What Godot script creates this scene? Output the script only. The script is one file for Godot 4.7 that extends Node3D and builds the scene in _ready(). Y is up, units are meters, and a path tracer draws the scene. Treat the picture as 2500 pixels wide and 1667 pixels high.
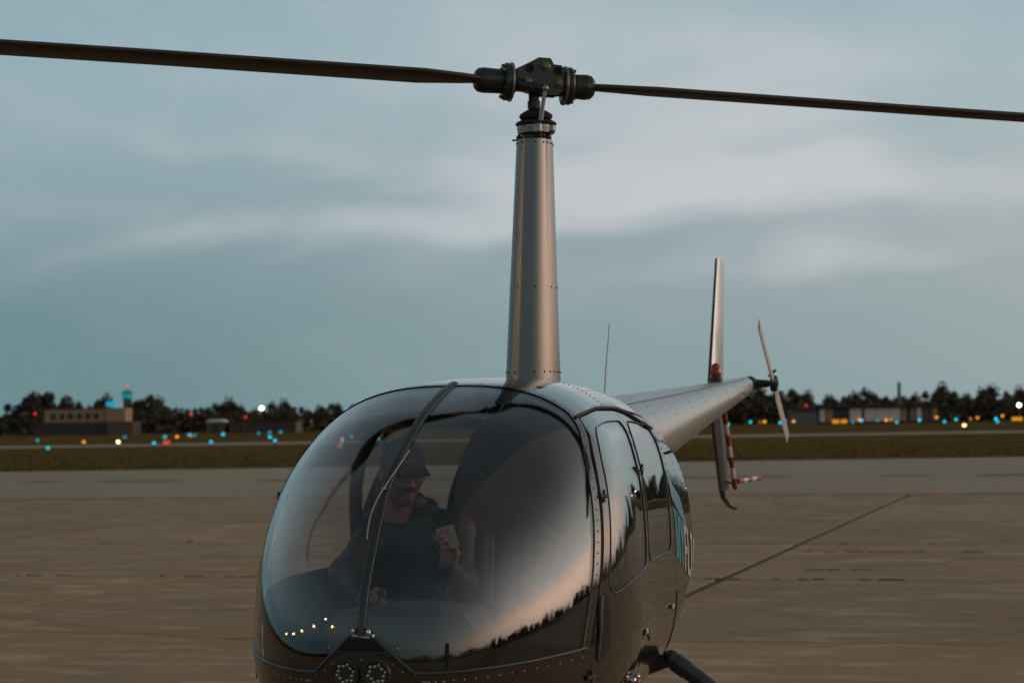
extends Node3D
# A parked dark helicopter with its pilot, on a concrete apron of an airfield at dusk.

var rng := RandomNumberGenerator.new()
var used := {}
var M := {}
var heli: Node3D

# ------------------------------------------------------------------ naming and tagging
func numbered(called: String) -> String:
	if not used.has(called):
		used[called] = 0
		return called
	used[called] += 1
	return "%s_%03d" % [called, used[called]]

func tag(o: Node3D, label: String, category: String, group := "") -> Node3D:
	o.set_meta("label", label)
	o.set_meta("category", category)
	if group != "":
		o.set_meta("group", group)
	return o

func thing(called: String, label: String, category: String, at := Vector3.ZERO, group := "") -> Node3D:
	var o := Node3D.new()
	o.name = numbered(called)
	add_child(o)
	o.position = at
	tag(o, label, category, group)
	return o

func part(called: String, st: SurfaceTool, m: Material, parent: Node) -> MeshInstance3D:
	var o := MeshInstance3D.new()
	o.name = called
	o.mesh = st.commit()
	o.material_override = null
	o.mesh.surface_set_material(0, m)
	parent.add_child(o, true)
	return o

func part_mesh(called: String, mesh: Mesh, m: Material, parent: Node, at := Vector3.ZERO) -> MeshInstance3D:
	var o := MeshInstance3D.new()
	o.name = called
	o.mesh = mesh
	o.set_surface_override_material(0, m)
	parent.add_child(o, true)
	o.position = at
	return o

func structure(called: String, st: SurfaceTool, m: Material) -> MeshInstance3D:
	var o := part(called, st, m, self)
	o.set_meta("kind", "structure")
	return o

# ------------------------------------------------------------------ materials
func lin(r: float, g: float, b: float, a := 1.0) -> Color:
	var c := Color(r, g, b).linear_to_srgb()
	c.a = a
	return c

func mat(c: Color, rough: float, metal := 0.0, spec := 0.5) -> StandardMaterial3D:
	var m := StandardMaterial3D.new()
	m.albedo_color = c
	m.roughness = rough
	m.metallic = metal
	m.metallic_specular = spec
	return m

func glow(c: Color, energy: float) -> StandardMaterial3D:
	var m := mat(Color(0.05, 0.05, 0.05), 0.4)
	m.emission_enabled = true
	m.emission = c
	m.emission_energy_multiplier = energy
	return m

func glass(c: Color, alpha: float) -> StandardMaterial3D:
	var m := mat(Color(c.r, c.g, c.b, alpha), 0.0)
	m.transparency = BaseMaterial3D.TRANSPARENCY_ALPHA
	return m

func noise(kind: int, freq: float, oct := 4, s := 1) -> FastNoiseLite:
	var n := FastNoiseLite.new()
	n.noise_type = kind
	n.frequency = freq
	n.fractal_octaves = oct
	n.seed = s
	return n

func noise_tex(freq: float, oct: int, s: int, size := 512, ramp: Gradient = null) -> NoiseTexture2D:
	var t := NoiseTexture2D.new()
	t.width = size
	t.height = size
	t.seamless = true
	t.noise = noise(FastNoiseLite.TYPE_SIMPLEX_SMOOTH, freq, oct, s)
	if ramp:
		t.color_ramp = ramp
	return t

func ramp(a: Color, b: Color) -> Gradient:
	var g := Gradient.new()
	g.set_color(0, a)
	g.set_color(1, b)
	return g

# ------------------------------------------------------------------ mesh helpers
func begin() -> SurfaceTool:
	var st := SurfaceTool.new()
	st.begin(Mesh.PRIMITIVE_TRIANGLES)
	return st

func tri(st: SurfaceTool, a: Vector3, b: Vector3, c: Vector3, na: Vector3, nb: Vector3, nc: Vector3) -> void:
	var g := (b - a).cross(c - a)
	if g.length_squared() < 1e-16:
		return
	st.set_normal(na)
	st.add_vertex(a)
	if g.dot(na + nb + nc) > 0.0:
		st.set_normal(nc)
		st.add_vertex(c)
		st.set_normal(nb)
		st.add_vertex(b)
	else:
		st.set_normal(nb)
		st.add_vertex(b)
		st.set_normal(nc)
		st.add_vertex(c)

func quad_flat(st: SurfaceTool, a: Vector3, b: Vector3, c: Vector3, d: Vector3, out: Vector3) -> void:
	var n := (b - a).cross(c - a)
	if n.length_squared() < 1e-14:
		n = (c - a).cross(d - a)
	n = n.normalized()
	if n.dot(out) < 0.0:
		n = -n
	tri(st, a, b, c, n, n, n)
	tri(st, a, c, d, n, n, n)

# a grid of points with their normals
func add_grid(st: SurfaceTool, P: Array, N: Array) -> void:
	for i in P.size() - 1:
		for j in P[i].size() - 1:
			var a: Vector3 = P[i][j]
			var b: Vector3 = P[i + 1][j]
			var c: Vector3 = P[i + 1][j + 1]
			var d: Vector3 = P[i][j + 1]
			tri(st, a, b, c, N[i][j], N[i + 1][j], N[i + 1][j + 1])
			tri(st, a, c, d, N[i][j], N[i + 1][j + 1], N[i][j + 1])

func frame_of(d: Vector3) -> Basis:
	var up := Vector3.UP if absf(d.dot(Vector3.UP)) < 0.95 else Vector3.RIGHT
	var x := up.cross(d).normalized()
	return Basis(x, d.cross(x).normalized(), d)

func add_tube(st: SurfaceTool, pts: Array, radii: Array, sides := 12, caps := true, flat := 1.0) -> void:
	var P := []
	var N := []
	var x0 := Vector3.ZERO
	for i in pts.size():
		var d: Vector3 = (pts[mini(i + 1, pts.size() - 1)] - pts[maxi(i - 1, 0)]).normalized()
		var f := frame_of(d)
		if x0 != Vector3.ZERO:
			var x := (x0 - d * x0.dot(d)).normalized()
			f = Basis(x, d.cross(x), d)
		x0 = f.x
		var rp := []
		var rn := []
		var r: float = radii[mini(i, radii.size() - 1)]
		for k in sides + 1:
			var a := TAU * k / sides
			var n := f.x * cos(a) + f.y * sin(a) * flat
			rp.append(pts[i] + n * r)
			rn.append((f.x * cos(a) + f.y * sin(a)).normalized())
		P.append(rp)
		N.append(rn)
	add_grid(st, P, N)
	if caps:
		for e in [0, pts.size() - 1]:
			var d: Vector3 = (pts[0] - pts[1]).normalized() if e == 0 else (pts[e] - pts[e - 1]).normalized()
			for k in sides:
				tri(st, pts[e], P[e][k], P[e][k + 1], d, d, d)

# surface of revolution: profile is a list of Vector2(radius, along) along the axis
func add_lathe(st: SurfaceTool, profile: Array, at: Vector3, axis: Vector3, sides := 24) -> void:
	var f := frame_of(axis.normalized())
	var P := []
	var N := []
	for i in profile.size() - 1:
		var p: Vector2 = profile[i]
		var q: Vector2 = profile[i + 1]
		var t := q - p
		if t.length() < 1e-7:
			continue
		var nn := Vector2(t.y, -t.x).normalized()
		var rows := [[], []]
		var nrm := [[], []]
		for k in sides + 1:
			var a := TAU * k / sides
			var r := f.x * cos(a) + f.y * sin(a)
			var n := (r * nn.x + f.z * nn.y).normalized()
			rows[0].append(at + r * p.x + f.z * p.y)
			rows[1].append(at + r * q.x + f.z * q.y)
			nrm[0].append(n)
			nrm[1].append(n)
		add_grid(st, rows, nrm)

func add_ball(st: SurfaceTool, at: Vector3, r: Vector3, rings := 8, sides := 12, b := Basis()) -> void:
	var P := []
	var N := []
	for i in rings + 1:
		var e := PI * i / rings
		var rp := []
		var rn := []
		for k in sides + 1:
			var a := TAU * k / sides
			var u := Vector3(sin(e) * cos(a), cos(e), sin(e) * sin(a))
			rp.append(at + b * (u * r))
			rn.append((b * (u / r)).normalized())
		P.append(rp)
		N.append(rn)
	add_grid(st, P, N)

# box with chamfered edges
func add_box(st: SurfaceTool, at: Vector3, size: Vector3, b := Basis(), bev := 0.0) -> void:
	var h := size / 2.0
	if bev <= 0.0:
		for ax in 3:
			for s in [-1.0, 1.0]:
				var n := Vector3.ZERO
				n[ax] = s
				var u := (ax + 1) % 3
				var v := (ax + 2) % 3
				var q := []
				for c in [[-1, -1], [1, -1], [1, 1], [-1, 1]]:
					var p := Vector3.ZERO
					p[ax] = s * h[ax]
					p[u] = c[0] * h[u]
					p[v] = c[1] * h[v]
					q.append(at + b * p)
				quad_flat(st, q[0], q[1], q[2], q[3], b * n)
		return
	# faces, edge strips and corners of the chamfered box
	for ax in 3:
		var u := (ax + 1) % 3
		var v := (ax + 2) % 3
		for s in [-1.0, 1.0]:
			var n := Vector3.ZERO
			n[ax] = s
			var q := []
			for c in [[-1, -1], [1, -1], [1, 1], [-1, 1]]:
				var p := Vector3.ZERO
				p[ax] = s * h[ax]
				p[u] = c[0] * (h[u] - bev)
				p[v] = c[1] * (h[v] - bev)
				q.append(at + b * p)
			quad_flat(st, q[0], q[1], q[2], q[3], b * n)
			for t in [-1.0, 1.0]:
				var e := []
				for c in [[-1, 0], [1, 0], [1, 1], [-1, 1]]:
					var p := Vector3.ZERO
					p[v] = c[0] * (h[v] - bev)
					p[ax] = s * (h[ax] if c[1] == 0 else h[ax] - bev)
					p[u] = t * (h[u] - bev if c[1] == 0 else h[u])
					e.append(at + b * p)
				var out := Vector3.ZERO
				out[ax] = s
				out[u] = t
				quad_flat(st, e[0], e[1], e[2], e[3], b * out)
	for sx in [-1.0, 1.0]:
		for sy in [-1.0, 1.0]:
			for sz in [-1.0, 1.0]:
				var s := Vector3(sx, sy, sz)
				var i := h - Vector3.ONE * bev
				var a := at + b * (Vector3(h.x, i.y, i.z) * s)
				var c := at + b * (Vector3(i.x, h.y, i.z) * s)
				var d := at + b * (Vector3(i.x, i.y, h.z) * s)
				var n := (b * s).normalized()
				tri(st, a, c, d, n, n, n)

# an outline (list of Vector2, any polygon) pushed out by depth along z, placed by a transform
func add_prism(st: SurfaceTool, outline: PackedVector2Array, depth: float, t: Transform3D) -> void:
	var idx := Geometry2D.triangulate_polygon(outline)
	for s in [-0.5, 0.5]:
		var n := t.basis.z.normalized() * signf(s)
		for k in range(0, idx.size(), 3):
			var p := []
			for e in 3:
				var v := outline[idx[k + e]]
				p.append(t * Vector3(v.x, v.y, s * depth))
			tri(st, p[0], p[1], p[2], n, n, n)
	var mid := Vector2.ZERO
	for v in outline:
		mid += v / outline.size()
	for k in outline.size():
		var p := outline[k]
		var q := outline[(k + 1) % outline.size()]
		var out := Vector2(q.y - p.y, p.x - q.x)
		if not Geometry2D.is_polygon_clockwise(outline):
			pass
		else:
			out = -out
		quad_flat(st, t * Vector3(p.x, p.y, -depth / 2), t * Vector3(q.x, q.y, -depth / 2), t * Vector3(q.x, q.y, depth / 2), t * Vector3(p.x, p.y, depth / 2), t.basis * Vector3(out.x, out.y, 0))

# ------------------------------------------------------------------ the shape of the cabin and cowling
# helicopter axes: x to its port side, y up, z forward; the rotor mast stands at x = z = 0
const FZ := [-1.55, -1.4, -1.15, -0.8, -0.4, 0.1, 0.6, 1.13, 1.478, 1.8, 1.986, 2.12, 2.18, 2.22, 2.24, 2.245]
const FT := [1.76, 1.79, 1.82, 1.86, 1.895, 1.92, 1.925, 1.895, 1.805, 1.65, 1.523, 1.343, 1.25, 1.165, 1.08, 0.955]
const FB := [1.5, 1.25, 0.9, 0.6, 0.5, 0.49, 0.49, 0.51, 0.55, 0.62, 0.69, 0.77, 0.815, 0.86, 0.905, 0.945]
const FM := [1.63, 1.44, 1.14, 1.09, 1.08, 1.08, 1.06, 1.05, 1.03, 1.0, 0.98, 0.96, 0.955, 0.95, 0.95, 0.95]
const FU := [2.0, 2.1, 2.3, 2.6, 2.8, 2.8, 2.8, 2.8, 2.6, 2.3, 2.15, 2.05, 2.0, 2.0, 2.0, 2.0]
const WZ := [-1.55, -1.4, -1.15, -0.8, -0.45, 0.0, 0.45, 0.75, 1.0, 1.2]
const WW := [0.2, 0.35, 0.458, 0.48, 0.503, 0.538, 0.581, 0.617, 0.652, 0.665]
const PY := [0.4, 0.6, 0.985, 1.2, 1.39, 1.6, 1.8, 2.0]
const PZ := [1.72, 1.71, 1.665, 1.585, 1.5, 1.38, 1.2, 1.2]
const GUT := 0.637

func pchip(X: Array, Y: Array, x: float) -> float:
	var n := X.size()
	if x <= X[0]:
		return Y[0]
	if x >= X[n - 1]:
		return Y[n - 1]
	var i := 0
	while X[i + 1] < x:
		i += 1
	var h: float = X[i + 1] - X[i]
	var d: float = (Y[i + 1] - Y[i]) / h
	var m0 := d
	var m1 := d
	if i > 0:
		var dp: float = (Y[i] - Y[i - 1]) / (X[i] - X[i - 1])
		m0 = 0.0 if dp * d <= 0.0 else 2.0 * dp * d / (dp + d)
	if i < n - 2:
		var dn: float = (Y[i + 2] - Y[i + 1]) / (X[i + 2] - X[i + 1])
		m1 = 0.0 if dn * d <= 0.0 else 2.0 * dn * d / (dn + d)
	var t := (x - float(X[i])) / h
	var t2 := t * t
	var t3 := t2 * t
	return (2 * t3 - 3 * t2 + 1) * Y[i] + (t3 - 2 * t2 + t) * h * m0 + (-2 * t3 + 3 * t2) * Y[i + 1] + (t3 - t2) * h * m1

func fw(z: float) -> float:
	if z <= 1.2:
		return pchip(WZ, WW, z)
	return 0.665 * sqrt(maxf(0.0, 1.0 - pow((z - 1.2) / 1.0451, 2.0)))

func fs(s: float, z: float, a: float) -> Vector3:
	var w := fw(z)
	var m := pchip(FZ, FM, z)
	var sn := maxf(sin(a), 0.0)
	var cs := cos(a)
	if cs >= 0.0:
		var e := 2.0 / pchip(FZ, FU, z)
		return Vector3(s * w * pow(sn, e), m + (pchip(FZ, FT, z) - m) * pow(cs, e), z)
	var el := 2.0 / 2.5
	return Vector3(s * w * pow(sn, el), m - (m - pchip(FZ, FB, z)) * pow(-cs, el), z)

func angle_at(z: float, y: float) -> float:
	var m := pchip(FZ, FM, z)
	if y >= m:
		var t := pchip(FZ, FT, z)
		return acos(clampf(pow(clampf((y - m) / maxf(t - m, 1e-4), 0, 1), pchip(FZ, FU, z) / 2.0), 0, 1))
	var bt := pchip(FZ, FB, z)
	return PI - acos(clampf(pow(clampf((m - y) / maxf(m - bt, 1e-4), 0, 1), 1.25), 0, 1))

func fn(s: float, z: float, a: float) -> Vector3:
	var a0 := clampf(a, 0.02, PI - 0.02)
	var z0 := minf(z, 2.2435)
	var du := fs(s, z0, minf(a0 + 0.012, PI)) - fs(s, z0, maxf(a0 - 0.012, 0.0))
	var dz := fs(s, minf(z0 + 0.004, 2.2449), a0) - fs(s, z0 - 0.004, a0)
	var n := du.cross(dz).normalized() * s
	if a < 0.02 or a > PI - 0.02:
		n.x = 0
		n = n.normalized()
	return -n if n.dot(fs(s, z0, a0) - Vector3(0, 1.1, minf(z0, 1.3))) < 0.0 else n

# a point of the skin: side, station, height, lifted off the skin by some metres
func skin(s: float, z: float, y: float, lift := 0.0) -> Vector3:
	var a := angle_at(z, y)
	return fs(s, z, a) + (fn(s, z, a) * lift if lift != 0.0 else Vector3.ZERO)

func nose_z(x: float, y: float) -> float:
	var lo := 1.0
	var hi := 2.2449
	for k in 30:
		var z := (lo + hi) / 2
		var p := fs(1, z, angle_at(z, y))
		if y > pchip(FZ, FT, z) or y < pchip(FZ, FB, z) or p.x < absf(x):
			hi = z
		else:
			lo = z
	return lo

func post_z(y: float) -> float:
	return pchip(PY, PZ, y)

func glass_low(z: float) -> float:
	return lerpf(0.985, 0.955, clampf((z - 1.665) / 0.5, 0, 1))

# patch of skin from a function (u, v) -> Vector2(station, angle)
func skin_patch(st: SurfaceTool, s: float, nu: int, nv: int, where: Callable, lift := 0.0) -> void:
	var P := []
	var N := []
	for i in nu + 1:
		var rp := []
		var rn := []
		for j in nv + 1:
			var za: Vector2 = where.call(float(i) / nu, float(j) / nv)
			var n := fn(s, za.x, za.y)
			rp.append(fs(s, za.x, za.y) + n * lift)
			rn.append(n)
		P.append(rp)
		N.append(rn)
	add_grid(st, P, N)

# a side panel in unit coordinates: a from its front edge to its rear edge, b from bottom to gutter
func side_za(zf: Callable, zr: Callable, y0: float, a: float, b: float) -> Vector2:
	var y := lerpf(y0, 1.79, b)
	var z := lerpf(zf.call(y), zr.call(y), a)
	for k in 3:
		y = lerpf(y0, fs(1, z, GUT + 0.03).y, b)
		z = lerpf(zf.call(y), zr.call(y), a)
	return Vector2(z, angle_at(z, y))

func loop_rect(r: Rect2, rad: Vector2, per_side: int) -> Array:
	# points round a rectangle; rad rounds its corners
	var out := []
	var c := [r.position, Vector2(r.end.x, r.position.y), r.end, Vector2(r.position.x, r.end.y)]
	for k in 4:
		for i in per_side:
			var p: Vector2 = c[k].lerp(c[(k + 1) % 4], float(i) / per_side)
			if rad.x > 0.0:
				var q := Vector2(clampf(p.x, r.position.x + rad.x, r.end.x - rad.x), clampf(p.y, r.position.y + rad.y, r.end.y - rad.y))
				var d := (p - q) / rad
				if d.x != 0.0 and d.y != 0.0:
					p = q + d.normalized() * rad
			out.append(p)
	out.append(out[0])
	return out

func rivets(parent: Node, pts: Array, nrm: Array, r: float, m: Material, called := "rivet_row") -> void:
	var st := begin()
	for i in pts.size():
		var f := frame_of(nrm[i])
		for k in 6:
			var a := TAU * k / 6
			var b := TAU * (k + 1) / 6
			var p: Vector3 = pts[i] + (f.x * cos(a) + f.y * sin(a)) * r
			var q: Vector3 = pts[i] + (f.x * cos(b) + f.y * sin(b)) * r
			var top: Vector3 = pts[i] + nrm[i] * r * 0.7
			tri(st, p, q, top, (p - pts[i]).normalized(), (q - pts[i]).normalized(), nrm[i])
	var o := part(called, st, m, parent)
	o.set_meta("kind", "stuff")

# ------------------------------------------------------------------ sky
func smooth(a: float, b: float, x: float) -> float:
	var t := clampf((x - a) / (b - a), 0, 1)
	return t * t * (3 - 2 * t)

func make_sky() -> PanoramaSkyMaterial:
	var w := 2048
	var h := 1024
	var data := PackedFloat32Array()
	data.resize(w * h * 3)
	var n1 := noise(FastNoiseLite.TYPE_SIMPLEX_SMOOTH, 1.0, 5, 11)
	n1.fractal_type = FastNoiseLite.FRACTAL_FBM
	var n2 := noise(FastNoiseLite.TYPE_SIMPLEX_SMOOTH, 1.0, 3, 29)
	var E := [0.0, 2.0, 4.0, 6.5, 10.0, 20.0, 45.0, 90.0]
	var R := [0.118, 0.126, 0.158, 0.232, 0.275, 0.24, 0.125, 0.085]
	var G := [0.226, 0.238, 0.272, 0.352, 0.405, 0.34, 0.165, 0.105]
	var B := [0.242, 0.262, 0.308, 0.392, 0.452, 0.4, 0.19, 0.125]
	# banks of cloud: azimuth from the view, height, half widths, strength
	var banks := [[1.6, 6.3, 5.5, 1.5, 0.9], [8.4, 5.9, 5.5, 0.8, 0.75], [9.5, 4.2, 5.0, 0.5, 0.6], [6.0, 7.8, 6.0, 0.9, 0.35], [-3.2, 4.75, 2.6, 0.35, 0.35], [-9.0, 5.1, 4.0, 0.4, 0.22],
		[-11.3, 8.2, 4.0, 0.7, 0.2], [1.4, 10.4, 6.5, 2.2, 0.5], [9.5, 9.3, 4.5, 1.2, 0.4], [-9.6, 6.7, 4.5, 0.55, -0.35], [-2.0, 5.65, 3.0, 0.3, -0.3], [3.4, 4.45, 3.0, 0.32, -0.45], [10.0, 7.4, 4.0, 0.5, -0.15],
		[4.5, 5.7, 4.0, 0.28, 0.34, 0.2], [0.2, 4.75, 3.2, 0.22, 0.3, 0.1], [8.5, 6.9, 4.2, 0.3, 0.3, 0.12], [2.2, 5.15, 3.0, 0.2, -0.26, 0.14], [-6.5, 7.4, 4.0, 0.3, 0.22, -0.08], [9.0, 3.4, 3.6, 0.25, 0.24, 0.05], [4.0, 8.6, 4.0, 0.3, 0.2, 0.18], [-4.5, 6.2, 3.0, 0.2, -0.2, 0.1], [6.5, 4.9, 3.5, 0.18, -0.24, 0.1]]
	for y in h:
		var e := 90.0 - (y + 0.5) * 180.0 / h
		if e < -0.5:
			for x in w:
				var o := (y * w + x) * 3
				data[o] = 0.09
				data[o + 1] = 0.075
				data[o + 2] = 0.055
			continue
		var ee := maxf(e, 0.0)
		var base := Vector3(pchip(E, R, ee), pchip(E, G, ee), pchip(E, B, ee))
		var low := exp(-pow(ee / 7.0, 2.0))
		var ce := cos(deg_to_rad(ee))
		for x in w:
			var az := fposmod((x + 0.5) * 360.0 / w + 180.0, 360.0) - 180.0
			var a := deg_to_rad(az)
			var dx := sin(a) * ce
			var dz := cos(a) * ce
			var wob := n2.get_noise_3d(dx * 4.0, ee * 0.12, dz * 4.0)
			var c := n1.get_noise_3d(dx * 3.2, (ee + wob * 2.2) * 0.34 / (1.0 + ee * 0.03), dz * 3.2) * 0.42
			c += n1.get_noise_3d(dx * 11.0, (ee + wob * 1.2) * 0.8 / (1.0 + ee * 0.04) + 40.0, dz * 11.0) * 0.3
			if absf(az) < 26.0 and ee < 18.0:
				for k in banks:
					var u: float = (az - k[0]) / k[2]
					var v: float = (ee + wob * 1.1 - k[1] - ((az - k[0]) * k[5] if k.size() > 5 else 0.0)) / k[3]
					var q := u * u + v * v
					if q < 9.0:
						c += k[4] * exp(-q)
			var m := smooth(-0.04, 1.0, c) * (0.3 + 0.7 * smooth(1.0, 4.5, ee))
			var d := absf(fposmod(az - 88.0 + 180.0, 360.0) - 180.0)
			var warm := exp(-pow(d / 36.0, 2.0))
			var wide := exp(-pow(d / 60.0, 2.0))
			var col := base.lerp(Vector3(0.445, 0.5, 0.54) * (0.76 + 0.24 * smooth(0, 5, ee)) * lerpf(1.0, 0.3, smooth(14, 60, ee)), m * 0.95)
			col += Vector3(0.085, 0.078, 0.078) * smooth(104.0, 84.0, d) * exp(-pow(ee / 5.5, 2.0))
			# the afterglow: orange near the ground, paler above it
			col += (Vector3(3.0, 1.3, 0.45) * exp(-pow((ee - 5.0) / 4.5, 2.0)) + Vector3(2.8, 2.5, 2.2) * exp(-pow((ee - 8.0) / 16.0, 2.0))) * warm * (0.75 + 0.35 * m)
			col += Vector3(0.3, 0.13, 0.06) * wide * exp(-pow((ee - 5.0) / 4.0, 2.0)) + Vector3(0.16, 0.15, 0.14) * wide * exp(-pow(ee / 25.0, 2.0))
			var o := (y * w + x) * 3
			data[o] = col.x
			data[o + 1] = col.y
			data[o + 2] = col.z
	var p := PanoramaSkyMaterial.new()
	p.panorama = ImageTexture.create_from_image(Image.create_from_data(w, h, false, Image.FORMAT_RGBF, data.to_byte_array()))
	return p

# ------------------------------------------------------------------ the ground
func concrete_image() -> Image:
	# 1024 x 1024, one tile is 26 m: broom streaks across the taxi direction, blotches, pale scuffs, dark spots
	var w := 1024
	var streak := noise(FastNoiseLite.TYPE_SIMPLEX_SMOOTH, 1.0, 4, 5)
	var blot := noise(FastNoiseLite.TYPE_SIMPLEX_SMOOTH, 1.0, 5, 6)
	var spot := noise(FastNoiseLite.TYPE_SIMPLEX_SMOOTH, 1.0, 2, 7)
	var data := PackedByteArray()
	data.resize(w * w * 3)
	for y in w:
		for x in w:
			# fold both ways so that the tile closes on itself
			var fx := absf(x - w / 2.0)
			var fy := absf(y - w / 2.0)
			var s := streak.get_noise_2d(fx * 0.035, fy * 0.07)
			var b := blot.get_noise_2d(fx * 0.016, fy * 0.02)
			var grain := spot.get_noise_2d(x * 0.6, y * 0.6)
			var v := 1.0 + 0.035 * s + 0.12 * b + 0.18 * grain
			var pale := smooth(0.12, 0.5, streak.get_noise_2d(fx * 0.02 + fy * 0.004 + 300.0, fy * 0.045) + 0.3 * b + 0.12 * grain)
			v *= 1.0 + 0.34 * pale
			var dark := smooth(0.42, 0.6, spot.get_noise_2d(fx * 0.03 + 90.0, fy * 0.07))
			v *= 1.0 - 0.16 * dark
			var c := Color(0.325 * v - 0.008 * pale, 0.188 * v + 0.014 * pale, 0.078 * v + 0.04 * pale).linear_to_srgb()
			var o := (y * w + x) * 3
			data[o] = int(clampf(c.r * 255, 0, 255))
			data[o + 1] = int(clampf(c.g * 255, 0, 255))
			data[o + 2] = int(clampf(c.b * 255, 0, 255))
	return Image.create_from_data(w, w, false, Image.FORMAT_RGB8, data)

const SLAB_X := 6.3
const SLAB_Z := 6.46
const LINE_X := -1.68
const LINE_Z := -14.5

func build_ground() -> void:
	var g := begin()
	quad_flat(g, Vector3(-3000, -0.06, -3000), Vector3(3000, -0.06, -3000), Vector3(3000, -0.06, 3000), Vector3(-3000, -0.06, 3000), Vector3.UP)
	structure("grass_field", g, M.field)

	# the apron lies square to the parked helicopter
	var apron := Node3D.new()
	apron.name = "apron"
	add_child(apron)
	apron.rotation.y = heli_turn
	apron.set_meta("kind", "structure")
	var bed := begin()
	quad_flat(bed, Vector3(-46, -0.016, LINE_Z - 4 * SLAB_Z + 0.02), Vector3(46, -0.016, LINE_Z - 4 * SLAB_Z + 0.02), Vector3(46, -0.016, 44), Vector3(-46, -0.016, 44), Vector3.UP)
	part("joint_filler", bed, M.tar, apron)
	var tops := []
	for k in 5:
		tops.append(k)
	for i in range(-7, 8):
		for j in range(-4, 9):
			var x0 := LINE_X + i * SLAB_X
			var z0 := LINE_Z + j * SLAB_Z
			# joints are a little wider along the taxi direction, edges worn uneven
			var gx := 0.011
			var gl := 0.05 if i == 0 else gx
			var gr := 0.05 if i == -1 else gx
			var gz := 0.01
			var st := begin()
			var dy := rng.randf_range(-0.003, 0.0)
			var n := 7
			var ring := []
			var lo := Vector2(x0 + gl, z0 + gz)
			var hi := Vector2(x0 + SLAB_X - gr, z0 + SLAB_Z - gz)
			var c := [lo, Vector2(hi.x, lo.y), hi, Vector2(lo.x, hi.y)]
			for s in 4:
				for e in n:
					var p: Vector2 = c[s].lerp(c[(s + 1) % 4], float(e) / n)
					var inw := ((lo + hi) / 2 - p).sign() * rng.randf_range(0.0, 0.012)
					ring.append(p + inw)
			var mid := (lo + hi) / 2
			for k in ring.size():
				var p: Vector2 = ring[k]
				var q: Vector2 = ring[(k + 1) % ring.size()]
				var pi := p + (mid - p).sign() * 0.012
				var qi := q + (mid - q).sign() * 0.012
				var out := Vector3(p.x - mid.x, 0, p.y - mid.y).normalized()
				quad_flat(st, Vector3(p.x, dy - 0.16, p.y), Vector3(q.x, dy - 0.16, q.y), Vector3(q.x, dy - 0.007, q.y), Vector3(p.x, dy - 0.007, p.y), out)
				quad_flat(st, Vector3(p.x, dy - 0.007, p.y), Vector3(q.x, dy - 0.007, q.y), Vector3(qi.x, dy, qi.y), Vector3(pi.x, dy, pi.y), out + Vector3.UP)
				var up := Vector3.UP
				tri(st, Vector3(mid.x, dy, mid.y), Vector3(pi.x, dy, pi.y), Vector3(qi.x, dy, qi.y), up, up, up)
			part("concrete_slab", st, M.slab[rng.randi() % M.slab.size()], apron)
	# weeds and dirt that have gathered in the cross joints
	var wd := begin()
	for j in range(-3, 2):
		var z := LINE_Z + j * SLAB_Z
		for k in (560 if j == 0 else 60):
			var x := rng.randf_range(-30, 30)
			if spots.get_noise_2d(x * 6.0, j * 50.0) < (-0.12 if j == 0 else 0.1):
				continue
			var l := rng.randf_range(0.02, 0.09)
			add_ball(wd, Vector3(x, 0.0, z + rng.randf_range(-0.02, 0.02)), Vector3(l, rng.randf_range(0.004, 0.014), rng.randf_range(0.012, 0.035)), 4, 7)
	var wo := part("joint_weeds", wd, M.dirt, apron)
	wo.set_meta("kind", "stuff")
	# bits of tar and cracks on the slabs
	var ck := begin()
	for k in 14:
		var p := Vector3(rng.randf_range(-24, 14), 0.0, rng.randf_range(-39, -7))
		for e in rng.randi_range(1, 9):
			add_ball(ck, p + Vector3(e * rng.randf_range(0.12, 0.3), 0, rng.randf_range(-0.06, 0.06)), Vector3(rng.randf_range(0.05, 0.16), 0.005, rng.randf_range(0.03, 0.08)), 4, 7)
	for k in 9:
		var p := Vector3(rng.randf_range(-16, 8), 0.0, rng.randf_range(-26, -6))
		var a := rng.randf_range(-0.5, 0.5) + (PI if rng.randf() < 0.5 else 0.0)
		for e in rng.randi_range(14, 34):
			var q := p + Vector3(cos(a), 0, sin(a)) * rng.randf_range(0.08, 0.2)
			var side := Vector3(-sin(a), 0, cos(a)) * rng.randf_range(0.006, 0.014)
			quad_flat(ck, p - side + Vector3(0, 0.004, 0), p + side + Vector3(0, 0.004, 0), q + side + Vector3(0, 0.004, 0), q - side + Vector3(0, 0.004, 0), Vector3.UP)
			p = q
			a += rng.randf_range(-0.5, 0.5) * 0.7
	var co := part("tar_spots", ck, M.dirt, apron)
	co.set_meta("kind", "stuff")

	# the asphalt taxi lane beyond the slabs, up to the grass
	var lane := begin()
	var b := Basis(Vector3.UP, heli_turn)
	var zl := LINE_Z - 4 * SLAB_Z
	quad_flat(lane, b * Vector3(-150, -0.002, zl), b * Vector3(150, -0.002, zl), Vector3(190, -0.002, -79.3), Vector3(-190, -0.002, -78.5), Vector3.UP)
	structure("taxi_lane", lane, M.asphalt)
	# patched seam of the lane
	var seam := begin()
	var zz := zl - 14.6
	for k in 60:
		if spots.get_noise_2d(k * 9.0, 3.0) < -0.05:
			continue
		var x := -45.0 + k * 1.4
		add_ball(seam, b * Vector3(x, 0.0, zz), Vector3(0.9, 0.006, 0.42), 4, 8)
	var so := part("tar_seam", seam, M.weed, self)
	so.set_meta("kind", "stuff")
	tag(so, "dark patchy tar seam crossing the grey taxi lane", "tar seam")
	# worn guide line along the edge of the slabs
	var line := begin()
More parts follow.
